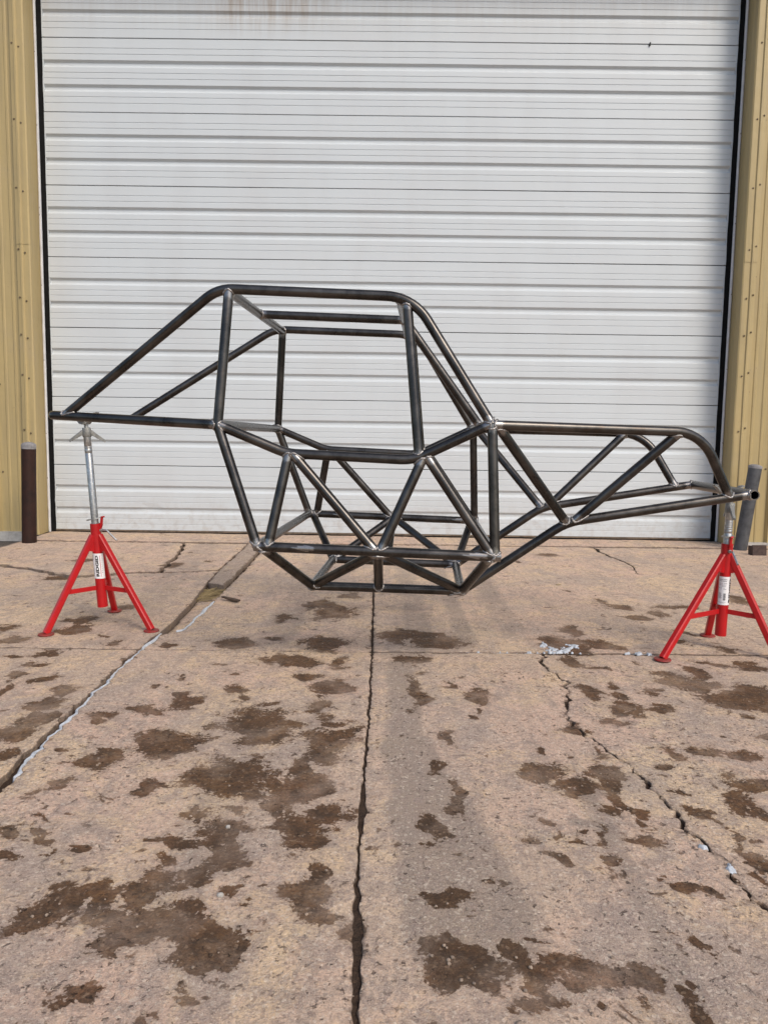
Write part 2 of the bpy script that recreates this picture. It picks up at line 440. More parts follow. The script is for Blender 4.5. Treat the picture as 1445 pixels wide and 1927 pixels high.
# ---------------------------------------------------------------- the ground and its concrete slabs
STAINS = [(-0.354,3.958,0.078,0.142), (-0.269,3.779,0.109,0.147), (-0.194,4.206,0.053,0.087), (-0.502,3.629,0.046,0.076), (-0.654,3.177,0.069,0.084), (-0.496,3.245,0.045,0.031), (-0.261,3.192,0.11,0.106), (-0.932,3.139,0.039,0.049), (-1.752,3.362,0.048,0.07), (-1.622,3.164,0.068,0.063), (-1.471,3.531,0.075,0.072), (-1.429,3.367,0.066,0.075), (-1.364,3.81,0.061,0.072), (-2.149,5.205,0.069,0.077), (-1.475,5.098,0.068,0.095), (-2.051,4.561,0.088,0.068), (-1.391,2.964,0.048,0.037), (-1.494,2.932,0.042,0.029), (-1.361,2.832,0.061,0.034), (-1.378,2.669,0.034,0.036), (-1.329,2.527,0.023,0.067), (-1.244,2.645,0.057,0.041), (-1.119,2.536,0.041,0.054), (-1.116,2.405,0.052,0.061), (-1.103,2.264,0.057,0.054), (-1.108,2.158,0.055,0.06), (-1.063,2.008,0.026,0.043), (-0.893,2.295,0.042,0.045), (-0.779,2.363,0.047,0.047), (-0.657,2.426,0.057,0.075), (-0.694,2.514,0.032,0.04), (-0.538,2.563,0.042,0.061), (-0.49,2.462,0.027,0.026), (-0.407,2.253,0.124,0.108), (-0.395,2.436,0.036,0.03), (-0.317,2.15,0.063,0.059), (-0.623,2.082,0.091,0.093), (-0.67,2.136,0.055,0.058), (-0.79,1.976,0.061,0.059), (-0.835,1.845,0.034,0.029), (-0.912,2.013,0.018,0.017), (-0.872,1.779,0.026,0.021), (-0.394,1.903,0.112,0.093), (-0.358,1.826,0.081,0.058), (-0.184,2.609,0.071,0.086), (-0.197,2.422,0.049,0.087), (-0.16,2.281,0.033,0.033), (-0.162,2.1,0.062,0.094), (-0.113,2.197,0.028,0.041), (-0.216,1.957,0.029,0.082), (-0.185,1.871,0.041,0.075), (-0.595,1.824,0.04,0.036), (-0.401,2.935,0.117,0.058), (-0.318,2.869,0.052,0.052), (-0.174,2.911,0.042,0.057), (-0.302,2.721,0.04,0.043), (-0.767,2.574,0.019,0.02), (-0.74,2.684,0.017,0.021), (-0.82,2.689,0.015,0.018), (-0.826,2.582,0.011,0.017), (-0.708,2.62,0.013,0.014), (-0.554,2.762,0.014,0.016), (-0.65,2.851,0.031,0.017), (-0.932,2.744,0.018,0.016), (-1.176,3.146,0.034,0.041), (-1.282,5.236,0.033,0.045), (-1.524,5.644,0.024,0.039), (-1.246,3.242,0.029,0.022), (0.122,3.341,0.135,0.084), (0.225,3.235,0.125,0.096), (0.06,3.292,0.048,0.09), (0.105,2.967,0.057,0.066), (0.117,2.59,0.033,0.17), (0.319,2.522,0.042,0.067), (0.248,2.664,0.018,0.024), (0.299,2.387,0.016,0.024), (0.271,2.327,0.024,0.028), (0.178,2.178,0.036,0.061), (0.158,1.957,0.022,0.041), (0.178,1.849,0.017,0.059), (0.461,2.081,0.019,0.028), (0.53,2.047,0.019,0.011), (0.591,2.25,0.05,0.03), (0.492,2.23,0.017,0.017), (0.434,1.951,0.059,0.058), (0.512,1.86,0.042,0.045), (0.589,1.863,0.028,0.045), (0.572,1.923,0.029,0.032), (0.871,3.456,0.07,0.089), (0.786,3.204,0.113,0.128), (0.964,3.211,0.084,0.077), (0.731,3.22,0.06,0.087), (0.756,2.982,0.044,0.067), (0.858,2.897,0.043,0.028), (0.744,2.612,0.039,0.101), (0.841,2.586,0.029,0.057), (0.818,2.453,0.046,0.064), (0.835,2.367,0.031,0.029), (0.73,2.34,0.039,0.047), (0.842,2.702,0.02,0.037), (0.967,2.62,0.034,0.064), (0.937,2.444,0.037,0.03), (1.105,2.778,0.083,0.081), (1.152,2.719,0.076,0.093), (1.236,2.849,0.032,0.068), (1.215,2.55,0.105,0.096), (1.339,2.612,0.078,0.115), (1.312,2.501,0.038,0.079), (1.2,2.383,0.027,0.024), (1.169,2.217,0.033,0.042), (1.343,2.975,0.078,0.037), (1.47,2.946,0.066,0.055), (1.484,3.168,0.053,0.067), (0.826,2.086,0.027,0.041), (0.778,1.979,0.037,0.034), (0.936,2.109,0.048,0.042), (1.033,2.067,0.055,0.033), (0.971,1.891,0.057,0.046), (0.868,1.982,0.015,0.008), (1.069,2.212,0.012,0.013), (1.091,2.157,0.016,0.016), (1.217,4.113,0.046,0.056), (1.289,3.986,0.067,0.066), (1.295,3.744,0.07,0.046), (1.418,3.839,0.05,0.061), (1.353,3.274,0.037,0.036), (1.419,3.438,0.026,0.049), (2.031,4.208,0.055,0.146), (1.269,5.794,0.075,0.082), (1.099,4.397,0.029,0.032), (0.969,5.449,0.024,0.061), (1.586,4.005,0.12,0.04), (-0.401,1.873,0.111,0.076), (-0.596,1.827,0.047,0.036), (-0.84,1.84,0.034,0.029), (-0.867,1.775,0.021,0.022), (-0.789,1.636,0.017,0.012), (-0.768,1.584,0.032,0.017), (-0.667,1.508,0.025,0.025), (-0.713,1.514,0.012,0.014), (-0.847,1.588,0.023,0.017), (-0.828,1.55,0.02,0.013), (-0.786,1.484,0.033,0.024), (-0.44,1.684,0.028,0.037), (-0.424,1.709,0.013,0.013), (-0.527,1.564,0.015,0.011), (-0.454,1.556,0.041,0.034), (-0.348,1.712,0.025,0.02), (-0.359,1.617,0.048,0.069), (-0.344,1.519,0.045,0.061), (-0.385,1.457,0.033,0.028), (-0.469,1.465,0.033,0.038), (-0.444,1.419,0.042,0.027), (-0.399,1.411,0.018,0.014), (-0.449,1.367,0.041,0.033), (-0.538,1.356,0.028,0.029), (-0.533,1.316,0.025,0.035), (-0.476,1.325,0.04,0.031), (-0.42,1.274,0.072,0.051), (-0.358,1.276,0.082,0.059), (-0.301,1.284,0.063,0.037), (-0.305,1.22,0.051,0.04), (-0.434,1.244,0.038,0.035), (-0.474,1.264,0.024,0.022), (-0.625,1.321,0.05,0.031), (-0.658,1.297,0.039,0.03), (-0.681,1.273,0.019,0.015), (-0.625,1.378,0.023,0.025), (-0.192,1.634,0.043,0.07), (-0.23,1.787,0.046,0.097), (-0.203,1.844,0.041,0.088), (-0.111,1.696,0.054,0.056), (-0.169,1.592,0.033,0.039), (-0.242,1.641,0.031,0.026), (-0.129,1.474,0.025,0.034), (-0.156,1.376,0.052,0.051), (-0.122,1.342,0.025,0.024), (-0.487,1.121,0.034,0.02), (-0.477,1.138,0.011,0.012), (-0.33,1.136,0.015,0.015), (-0.305,1.105,0.027,0.014), (-0.349,1.179,0.011,0.022), (-0.505,1.057,0.036,0.013), (-0.366,1.065,0.012,0.01), (-0.239,1.389,0.008,0.01), (-0.286,1.427,0.006,0.007), (-0.304,1.387,0.021,0.012), (-0.052,1.269,0.019,0.043), (-0.279,1.248,0.028,0.028), (-0.241,1.248,0.009,0.021), (-0.581,1.272,0.004,0.01), (0.173,1.783,0.023,0.069), (0.111,1.642,0.015,0.083), (0.132,1.622,0.018,0.021), (0.151,1.566,0.015,0.016), (0.153,1.937,0.029,0.016), (0.384,1.708,0.019,0.015), (0.421,1.689,0.011,0.009), (0.327,1.607,0.024,0.023), (0.404,1.613,0.013,0.023), (0.452,1.626,0.009,0.014), (0.365,1.534,0.026,0.025), (0.482,1.529,0.02,0.026), (0.433,1.575,0.018,0.011), (0.508,1.628,0.012,0.041), (0.619,1.615,0.034,0.04), (0.54,1.739,0.033,0.026), (0.219,1.436,0.022,0.017), (0.127,1.375,0.044,0.021), (0.1,1.357,0.021,0.025), (0.065,1.253,0.022,0.025), (0.112,1.241,0.033,0.042), (0.123,1.195,0.05,0.046), (0.15,1.151,0.035,0.036), (0.167,1.221,0.028,0.02), (0.245,1.216,0.028,0.024), (0.255,1.172,0.05,0.038), (0.273,1.13,0.039,0.029), (0.243,1.106,0.034,0.023), (0.216,1.099,0.025,0.011), (0.323,1.192,0.041,0.026), (0.367,1.187,0.037,0.039), (0.411,1.181,0.041,0.032), (0.436,1.163,0.027,0.031), (0.413,1.217,0.019,0.013), (0.3,1.253,0.01,0.011), (0.421,1.098,0.015,0.017), (0.503,1.129,0.017,0.023), (0.517,1.112,0.017,0.014), (0.516,1.084,0.006,0.014), (0.724,1.353,0.018,0.021), (0.722,1.462,0.01,0.013), (0.794,1.469,0.014,0.029), (0.769,1.727,0.039,0.026), (0.897,1.779,0.047,0.055), (0.98,1.882,0.057,0.061), (0.809,1.62,0.031,0.017), (0.859,1.61,0.025,0.014), (0.817,1.663,0.013,0.015), (0.791,1.58,0.015,0.011), (0.824,1.539,0.029,0.026), (0.423,1.931,0.043,0.04), (0.484,1.856,0.049,0.03), (0.528,1.866,0.032,0.045), (0.602,1.93,0.044,0.048), (0.597,1.841,0.021,0.088), (0.6,1.743,0.016,0.066), (0.772,1.851,0.021,0.022), (0.058,1.066,0.025,0.008), (0.621,1.114,0.009,0.014), (0.582,1.463,0.014,0.019), (0.639,1.414,0.027,0.011), (0.577,1.255,0.019,0.01), (0.517,1.286,0.02,0.011), (0.34,1.091,0.011,0.008), (0.602,2.062,.014,.03), (0.598,1.965,.013,.04), (0.595,1.88,.013,.04), (0.598,1.79,.012,.04), (0.602,1.70,.012,.035)]
SOOT = [((0.06, 2.9), (0.07, 2.12), 0.055, 0.6), ((0.07, 2.12), (0.115, 1.74), 0.075, 0.85), ((0.115, 1.74), (0.155, 1.47), 0.10, 1.0), ((0.155, 1.47), (0.165, 1.27), 0.115, 1.0),
        ((0.16, 3.15), (0.10, 6.1), 0.07, 0.4), ((0.36, 3.2), (0.36, 6.1), 0.05, 0.45), ((0.60, 3.4), (0.62, 6.1), 0.07, 0.4), ((-0.50, 3.2), (-0.45, 6.1), 0.10, 0.3),
        ((0.53, 1.9), (0.50, 1.0), 0.03, 0.45), ((-0.42, 2.3), (-0.40, 1.3), 0.06, 0.3), ((-1.25, 3.2), (-1.45, 6.1), 0.12, 0.3), ((0.45, 1.68), (0.53, 1.66), 0.02, 0.6)]
XL, XR, YB, YT = -3.06, 3.9, -5.0, 6.95

def jag(pts, step, amp, seed, rough=1.0):
    """dense polyline with fractal sideways noise that dies out at both ends"""
    P = [Vector((p[0], p[1], 0)) for p in pts]
    D = resample(P, step)
    L = [0.0]
    for a, b in zip(D[:-1], D[1:]): L.append(L[-1] + (b - a).length)
    out = []
    for i, p in enumerate(D):
        a = D[max(0, i - 1)]; b = D[min(len(D) - 1, i + 1)]
        t = (b - a).normalized(); nrm = Vector((-t.y, t.x, 0))
        s = L[i]
        w = min(1, s / 0.06, (L[-1] - s) / 0.06)
        d = noise.noise((s * 9, seed * 7.3, 0)) * 0.8 + noise.noise((s * 30, seed * 3.1, 5)) * 0.5 * rough + noise.noise((s * 85, seed, 9)) * 0.3 * rough
        out.append((p + nrm * d * amp * w, s, L[-1]))
    return out

G = {}
def guide(name, pts, gap, amp, seed, step=0.02, taper=False, gv=0.4, rough=1.0):
    G[name] = (jag(pts, step, amp, seed, rough), gap, seed, taper, gv)

def gapw(name, s, Ltot):
    g, seed, taper, gv = G[name][1:]
    w = g(s) if callable(g) else g
    w *= 1 + gv * (noise.noise((s * 14, seed * 1.7, 2.5)) * 1.6 + noise.noise((s * 55, seed * 2.7, 6.5)))
    if taper: w *= max(0.0, 1 - s / Ltot) ** 0.6
    return max(w, 0.0012)

def edge(spec, trim=0.010):
    rev = spec.startswith('-')
    nm = spec.lstrip('-')
    pl = G[nm][0]
    pts = pl[::-1] if rev else pl
    out = []
    n = len(pts)
    tapered = G[nm][3]
    for i, (p, s, L) in enumerate(pts):
        if s < trim and n > 4: continue
        if not tapered and L - s < trim and n > 4: continue
        a = pts[max(0, i - 1)][0]; b = pts[min(n - 1, i + 1)][0]
        t = (b - a).normalized()
        nrm = Vector((-t.y, t.x, 0))
        out.append(p + nrm * gapw(nm, s, L) * 0.5)
    return out

X0, X2, X3, T0 = (-0.055, 3.062), (-1.03, 3.049), (0.661, 3.085), (-1.024, 3.297)
Q, W_ = (-1.116, 4.93), (-1.488, 4.80)
CH0, CH1 = (-1.084, 4.42), (-0.955, 4.33)
guide('J0f', [(-0.02, YB), (-0.038, 1.06), (-0.047, 1.359), (-0.052, 1.845), (-0.05, 2.42), X0],
      lambda s: 0.0072 + 0.008 * math.exp(-((s + YB - 1.22) / 0.17) ** 2) + 0.006 * math.exp(-((s + YB - 1.75) / 0.2) ** 2), 0.005, 1, 0.012, rough=2.2)
guide('J0b', [X0, (-0.074, 4.356), (-0.09, 6.225)], lambda s: 0.010 if s < 1.3 else 0.004, 0.004, 2)
guide('J1a', [(XL, 3.03), X2], 0.014, 0.003, 3)
guide('J1b', [X2, X0], 0.013, 0.003, 4)
guide('J1c', [X0, X3], 0.009, 0.003, 5)
guide('J1d', [X3, (1.632, 3.106), (XR, 3.16)], 0.012, 0.009, 6)
guide('J2f', [(-0.95, YB), (-0.973, 1.807), (-0.98, 1.873), (-0.996, 2.04), (-1.012, 2.48), (-1.026, 2.742), X2],
      lambda s: 0.034 if s < 7.4 else 0.024, 0.012, 7, 0.014, rough=1.5)
guide('J2m', [X2, T0], 0.024, 0.006, 8)
guide('TL0', [T0, (-1.031, 3.576), (-1.047, 3.931), CH0], 0.006, 0.008, 9)
guide('TL1', [CH0, (-1.105, 4.75), Q], 0.016, 0.010, 10)
guide('TL2', [Q, (-1.13, 5.445), (-1.16, 6.19)], 0.022, 0.014, 11, rough=1.6)
guide('TR0', [T0, (-0.938, 3.378), (-0.942, 3.582), (-0.941, 3.849), CH1], 0.022, 0.008, 12)
guide('TR1', [CH1, (-0.96, 4.622), (-0.971, 5.223), (-1.0, 5.854), (-1.03, 6.195)], 0.022, 0.012, 13)
guide('CHK', [CH0, CH1], 0.02, 0.015, 14)
guide('CK', [X3, (0.647, 2.872), (0.686, 2.718), (0.619, 2.5), (0.606, 2.399), (0.613, 2.199), (0.648, 2.122), (0.688, 2.025), (0.683, 1.964),
             (0.704, 1.821), (0.707, 1.707), (0.705, 1.623), (0.734, 1.537), (0.732, 1.459), (0.734, 1.397), (0.745, 1.355), (0.80, 0.8), (0.86, YB)],
      lambda s: 0.0078 + 0.007 * max(0.0, noise.noise((s * 6, 4, 4))), 0.020, 15, 0.009, gv=0.8, rough=1.9)
guide('BLa', [(XL, 5.13), (-2.619, 4.969), (-2.345, 4.848), (-1.996, 4.611), (-1.855, 4.677), (-1.621, 4.791), W_], 0.034, 0.022, 16, rough=1.6)
guide('BLb', [W_, (-1.166, 4.90), Q], 0.034, 0.016, 17)
guide('BX', [(-1.7, 6.165), (-1.584, 5.659), (-1.55, 5.287), W_], 0.024, 0.03, 18)
guide('A0', [(XL, 6.15), (-2.339, 6.138), (-1.7, 6.165)], 0.03, 0.010, 19)
guide('A1', [(-1.7, 6.165), (-1.16, 6.19)], 0.03, 0.012, 20)
guide('A2', [(-1.16, 6.19), (-1.03, 6.195)], 0.02, 0.010, 21)
guide('A3', [(-1.03, 6.195), (-0.09, 6.225)], 0.018, 0.006, 22)
guide('A4', [(-0.09, 6.225), (1.752, 6.285)], 0.018, 0.006, 23)
guide('A5', [(1.752, 6.285), (XR, 6.29)], 0.020, 0.012, 24)
guide('HC', [(1.752, 6.285), (1.729, 6.037), (1.767, 5.663), (1.791, 5.422), (1.718, 5.027)], 0.026, 0.03, 25, 0.03, True)
guide('AX', [(-1.09, 6.195), (-1.07, YT)], 0.012, 0.008, 26)

SLABS = [
    (0.0, [(XL, YB), 'J2f', '-J1a']),
    (0.002, ['-J2f', 'J0f', '-J1b']),
    (0.0, ['-J0f', '-CK', '-J1c']),
    (-0.003, ['CK', (XR, YB), (XR, 3.15), '-J1d']),
    (-0.002, ['-TR1', '-TR0', '-J2m', 'J1b', 'J0b', '-A3']),
    (0.001, ['-J0b', 'J1c', 'J1d', (XR, 3.18), (XR, 6.28), '-A5', 'HC', '-HC', '-A4']),
    (-0.030, ['TR0', '-CHK', '-TL0']),
    (0.013, ['TR1', '-A2', '-TL2', '-TL1', 'CHK']),
    (0.0, [(XL, 3.04), 'J1a', 'J2m', 'TL0', 'TL1', '-BLb', '-BLa']),
    (0.006, ['BLa', '-BX', '-A0']),
    (0.001, ['BLb', 'TL2', '-A1', 'BX']),
    (0.010, ['A0', 'A1', (-1.10, 6.25), (-1.08, YT), (XL, YT)]),
    (0.008, [(-1.08, 6.25), 'A3', 'A4', 'A5', (XR, 6.32), (XR, YT), (-1.06, YT)]),
]
ground = mesh_obj('ground', [(-200, -200, -0.055), (200, -200, -0.055), (200, 200, -0.055), (-200, 200, -0.055)], [(0, 1, 2, 3)], M_DIRT)
tag(ground, kind='structure')
bed = mesh_obj('joint_bed', [(XL, YB, -0.045), (XR, YB, -0.045), (XR, YT, -0.045), (XL, YT, -0.045)], [(0, 1, 2, 3)], M_JOINT, ground)

st = np.array(STAINS)
def stain_field(xy):
    out = np.full(len(xy), -1.2)
    wx = np.array([noise.noise((x * 9, y * 9, 1.0)) + 0.6 * noise.noise((x * 24, y * 24, 3.0)) for x, y in xy]) if len(xy) < 300000 else 0
    wy = np.array([noise.noise((x * 9, y * 9, 8.0)) + 0.6 * noise.noise((x * 24, y * 24, 5.0)) for x, y in xy]) if len(xy) < 300000 else 0
    X = xy[:, 0] + 0.045 * wx; Y = xy[:, 1] + 0.055 * wy
    for cx, cy, rx, ry in st:
        rx = max(rx, 0.012); ry = max(ry, 0.014)
        d = np.sqrt(((X - cx) / rx) ** 2 + ((Y - cy) / ry) ** 2)
        out = np.maximum(out, 1.15 - d)
    return out
def soot_field(xy):
    out = np.zeros(len(xy))
    for a, b, r, k in SOOT:
        a, b = np.array(a), np.array(b)
        d = b - a
        t = np.clip(((xy - a) @ d) / (d @ d), 0, 1)
        q = np.linalg.norm(xy - (a + t[:, None] * d), axis=1)
        out = np.maximum(out, k * np.clip((1.3 - q / r) * 1.6, 0, 1))
    return out

def lines(lo, hi, bands):
    out, x = [], lo
    while x < hi:
        stp = next(s for l, h, s in bands if l <= x < h)
        x += stp
        out.append(x)
    return out
XS = lines(XL, XR, [(-9, -1.7, 0.06), (-1.7, 1.7, 0.018), (1.7, 9, 0.06)])
YS = lines(YB, YT, [(-9, 0.6, 0.6), (0.6, 3.5, 0.018), (3.5, 9, 0.045)])

def build_slab(z, spec):
    ring = []
    for e in spec:
        ring += [Vector((e[0], e[1], 0))] if isinstance(e, tuple) else edge(e)
    bm = bmesh.new()
    n = len(ring)
    cv, ce, cf, *_ = delaunay_2d_cdt([Vector((p.x, p.y)) for p in ring], [], [list(range(n))], 1, 1e-7)
    vs = [bm.verts.new((p.x, p.y, 0)) for p in cv]
    for f in cf:
        bm.faces.new([vs[q] for q in f])
    x0, x1 = min(p.x for p in ring), max(p.x for p in ring)
    y0, y1 = min(p.y for p in ring), max(p.y for p in ring)
    for axis, vals, lo, hi in ((0, XS, x0, x1), (1, YS, y0, y1)):
        for v in vals:
            if not lo < v < hi: continue
            co = (v, 0, 0) if axis == 0 else (0, v, 0)
            no = (1, 0, 0) if axis == 0 else (0, 1, 0)
            bmesh.ops.bisect_plane(bm, geom=bm.verts[:] + bm.edges[:] + bm.faces[:], dist=1e-6, plane_co=co, plane_no=no)
    bmesh.ops.remove_doubles(bm, verts=bm.verts[:], dist=1e-5)
    bmesh.ops.recalc_face_normals(bm, faces=bm.faces[:])
    bm.verts.index_update()
    xy = np.array([(v.co.x, v.co.y) for v in bm.verts])
    wet = stain_field(xy); soot = soot_field(xy)
    if z > 0.012: soot = soot + 0.55
    rug = 4.5 if z > 0.012 else 1.0
    bnd = np.zeros(len(xy))
    for v in bm.verts:
        x, y = v.co.x, v.co.y
        h = 0.004 * noise.noise((x * 1.3, y * 1.3, 3)) + 0.0022 * rug * noise.noise((x * 9, y * 9, 1)) + 0.0012 * noise.noise((x * 27, y * 27, 2))
        w = min(1.0, max(0.0, wet[v.index] + 0.4))
        h -= 0.0035 * w * (0.6 + 0.6 * noise.noise((x * 18, y * 18, 6)))
        if v.is_boundary:
            bnd[v.index] = 1
            h -= 0.002 + 0.004 * abs(noise.noise((x * 22, y * 22, 4)))
        v.co.z = z + h
    bedges = [e for e in bm.edges if e.is_boundary]
    nv = len(bm.verts)
    verts = [v.co[:] for v in bm.verts]
    faces = [tuple(v.index for v in (f.verts if f.normal.z > 0 else reversed(f.verts))) for f in bm.faces]
    nf = len(faces)
    wl, sl, bl = list(wet), list(soot), list(bnd * 0.9)
    for e in bedges:
        a, b = e.verts
        k = len(verts)
        verts += [a.co[:], b.co[:], (b.co.x, b.co.y, -0.05), (a.co.x, a.co.y, -0.05)]
        faces.append((k, k + 1, k + 2, k + 3))
        wl += [wet[a.index], wet[b.index], 0.1, 0.1]; sl += [0] * 4; bl += [0.9, 0.9, 1, 1]
    bm.free()
    o = mesh_obj('concrete_slab', verts, faces, M_CONC, ground)
    me = o.data
    me.polygons.foreach_set('use_smooth', [True] * nf + [False] * (len(faces) - nf))
    for nm, vals in (('wet', wl), ('soot', sl), ('edge', bl)):
        a = me.attributes.new(nm, 'FLOAT', 'POINT')
        a.data.foreach_set('value', np.array(vals, dtype=np.float32))
    return o
for z, spec in SLABS:
    build_slab(z, spec)

def soil(gname, depth):
    """damp soil packed into a joint, a little below the slab tops"""
    pl = G[gname][0]
    vs, fs = [], []
    for i, (p, s, L) in enumerate(pl):
        a = pl[max(0, i - 1)][0]; b = pl[min(len(pl) - 1, i + 1)][0]
        t = (b - a).normalized(); nrm = Vector((-t.y, t.x, 0))
        w = gapw(gname, s, L) * 0.62 + 0.002
        for q in (-1, 0, 1):
            h = -depth + 0.004 * noise.noise((p.x * 40 + q * 3, p.y * 40, 7)) + 0.002 * noise.noise((p.x * 120 + q, p.y * 120, 2)) - (0 if q else 0.002)
            vs.append(p + nrm * q * w + Vector((0, 0, h)))
    for i in range(len(pl) - 1):
        for k in (0, 1):
            fs.append((3 * i + k, 3 * i + k + 1, 3 * i + k + 4, 3 * i + k + 3))
    mesh_obj('joint_soil', vs, fs, M_JOINT, ground, True)
for nm, dep in (('J0f', 0.004), ('J0b', 0.007), ('J1a', 0.018), ('J1b', 0.018), ('J1c', 0.007), ('J1d', 0.010), ('J2f', 0.020), ('J2m', 0.018),
                ('CK', 0.010), ('BLa', 0.020), ('BLb', 0.020), ('BX', 0.018), ('A0', 0.015), ('A1', 0.015), ('A3', 0.012), ('A4', 0.012), ('A5', 0.014), ('HC', 0.014),
                ('TL1', 0.02), ('TL2', 0.02), ('TR1', 0.02)):
    soil(nm, dep)

# ---------------------------------------------------------------- the metal building round the door
XC, YD, YF = -0.040, 6.722, 6.46          # door centre line, door face, wall trim face
DOOR_H = 8 * 0.6096
bld = empty('metal_building', (0, 7.0, 0))
tag(bld, 'tan ribbed metal building with the big white overhead door', 'building')
def to_b(o):                               # parts are written in world coordinates
    o.location = (0, -7.0, 0)
    return o

def siding_profile(w):
    """one sheet of ribbed panel seen from above: list of (x, depth toward the viewer)"""
    p = []
    for k in range(3):
        b = k * w / 3
        p += [(b, 0.0), (b + 0.018, 0.030), (b + 0.046, 0.030), (b + 0.064, 0.0), (b + 0.128, 0.0), (b + 0.136, 0.006), (b + 0.15, 0.006), (b + 0.158, 0.0),
              (b + 0.214, 0.0), (b + 0.222, 0.006), (b + 0.236, 0.006), (b + 0.244, 0.0)]
    p.append((w, 0.0))
    return p
def siding_sheet(x0, w, z0, z1, sign=1):
    pr = siding_profile(w)
    vs, fs = [], []
    zs = [z0 + (z1 - z0) * k / 12 for k in range(13)]
    for z in zs:
        for x, d in pr:
            vs.append((x0 + x * sign, 6.505 - d + 0.004 * noise.noise((x0 + x, z * 0.9, 4)), z))
    n = len(pr)
    for i in range(12):
        for k in range(n - 1):
            f = (i * n + k, i * n + k + 1, (i + 1) * n + k + 1, (i + 1) * n + k)
            fs.append(f if sign > 0 else f[::-1])
    return to_b(mesh_obj('siding_panel', vs, fs, M_SIDE, bld))
WALL_H = 6.2
for k in range(5):
    siding_sheet(XC - 3.045 - 0.914 * k - 0.0015 * k, 0.914, 0.015, WALL_H, -1)
    siding_sheet(XC + 3.045 + 0.914 * k + 0.0015 * k, 0.914, 0.015, WALL_H, 1)
for k in range(7):
    siding_sheet(XC - 3.04 + 0.871 * k, 0.869, DOOR_H + 0.09, WALL_H, 1)

def jamb_trim(s, z0, z1, proud):
    """folded flashing: outer lip, face, small ridge, return to the door frame; s = -1 left, +1 right"""
    pr = [(3.128, 6.498), (3.126, YF + 0.004 - proud), (3.096, YF - proud), (3.090, YF - 0.010 - proud), (3.076, YF - 0.010 - proud), (3.068, YF - proud),
          (3.020, YF - proud), (3.010, YF + 0.006), (3.016, YF + 0.10), (3.020, YF + 0.106), (3.036, YD - 0.02)]
    vs, fs = [], []
    zs = [z0 + (z1 - z0) * k / 16 for k in range(17)]
    for z in zs:
        for h, y in pr:
            w = 0.0035 * noise.noise((z * 2.1, h * 6, 3 + s)) + 0.003 * noise.noise((z * 7, h * 9, 8 + s)) * (1 if z < 2.3 else 0.3)
            vs.append((XC + s * (h + w), y + w * 0.8, z))
    n = len(pr)
    for i in range(16):
        for k in range(n - 1):
            f = (i * n + k, i * n + k + 1, (i + 1) * n + k + 1, (i + 1) * n + k)
            fs.append(f if s < 0 else f[::-1])
    o = mesh_obj('jamb_trim', vs, fs, M_SIDE, bld)
    return to_b(o)
screw_mb = MB()
screw_mb.lathe([(0.0082, 0), (0.0082, 0.0016), (0.0050, 0.0022), (0.0050, 0.0055), (0.0025, 0.007)], 10, (0, 0, 0), (0, -1, 0))
screw_me = screw_mb.build('screw', M_SCREW, bld).data
bpy.data.objects.remove(bpy.data.objects['screw'])
for s in (-1, 1):
    lo = 2.52 if s < 0 else 2.45
    jamb_trim(s, 0.012, lo, 0.0)
    jamb_trim(s, lo - 0.03, DOOR_H + 0.14, 0.003)
    for z in (4.12, 3.52, 2.97, 2.47, 2.07, 1.76, 1.42, 0.95, 0.35):
        z += 0.05 * s
        shared('screw', screw_me, bld, (XC + s * 3.052, YF - 0.0035 - 7.0, z))
        shared('screw', screw_me, bld, (XC + s * 3.108, YF - 0.003 - 7.0, z + 0.03))
    for z in (3.62, 2.35, 1.38, 0.62):
        shared('screw', screw_me, bld, (XC + s * 3.33, 6.502 - 7.0, z + 0.06 * s))
        shared('screw', screw_me, bld, (XC + s * 3.14, 6.503 - 7.0, z - 0.10 + 0.06 * s))
    m = MB()                                # white steel angle at the edge of the opening
    m.box(*sorted((XC + s * 3.036, XC + s * 3.014)), YD - 0.022, YD - 0.016, 0.012, DOOR_H + 0.05)
    m.box(*sorted((XC + s * 3.020, XC + s * 3.014)), YD - 0.040, YD - 0.0225, 0.012, DOOR_H + 0.05)
    to_b(m.build('steel_angle', M_WHITE, bld))
    for z in (4.15, 3.55, 2.86, 2.80, 2.2, 1.55, 0.9, 0.5):
        shared('screw', screw_me, bld, (XC + s * 3.027, YD - 0.0222 - 7.0, z), scale=(0.7, 1, 0.7))
    # side walls
    m = MB()
    x = XC + s * 7.60
    m.box(*sorted((x, x + s * 0.06)), 6.52, 17.0, 0.0, WALL_H)
    to_b(m.build('side_wall', M_SIDE, bld))
for s in (-1, 1):
    m = MB()
    m.box(*sorted((XC + s * 3.10, XC + s * 7.6)), 6.47, 6.72, -0.05, 0.035)
    to_b(m.build('foundation', M_FOUND, bld))
m = MB()                                    # flashing over the opening
m.box(XC - 3.12, XC + 3.12, YF - 0.003, YD - 0.03, DOOR_H + 0.04, DOOR_H + 0.10)
to_b(m.build('head_trim', M_SIDE, bld))
m = MB(); m.box(XC - 7.60, XC + 7.60, 16.9, 16.99, 0.0, WALL_H); to_b(m.build('back_wall', M_SIDE, bld))
m = MB()
for s in (-1, 1):
    p = [(XC, 6.30, 7.9), (XC, 17.2, 7.9), (XC + s * 7.9, 17.2, 6.15), (XC + s * 7.9, 6.30, 6.15)]
    q = [(a, b, c + 0.06) for a, b, c in p]
    m.add(p + q, [(0, 1, 2, 3), (4, 7, 6, 5), (0, 3, 7, 4), (1, 5, 6, 2), (3, 2, 6, 7), (0, 4, 5, 1)])
to_b(m.build('roof', M_ROOF, bld))
m = MB()
m.add([(XC - 7.55, 6.507, WALL_H), (XC + 7.55, 6.507, WALL_H), (XC, 6.507, 7.88)], [(0, 1, 2)])
to_b(m.build('gable', M_SIDE, bld))
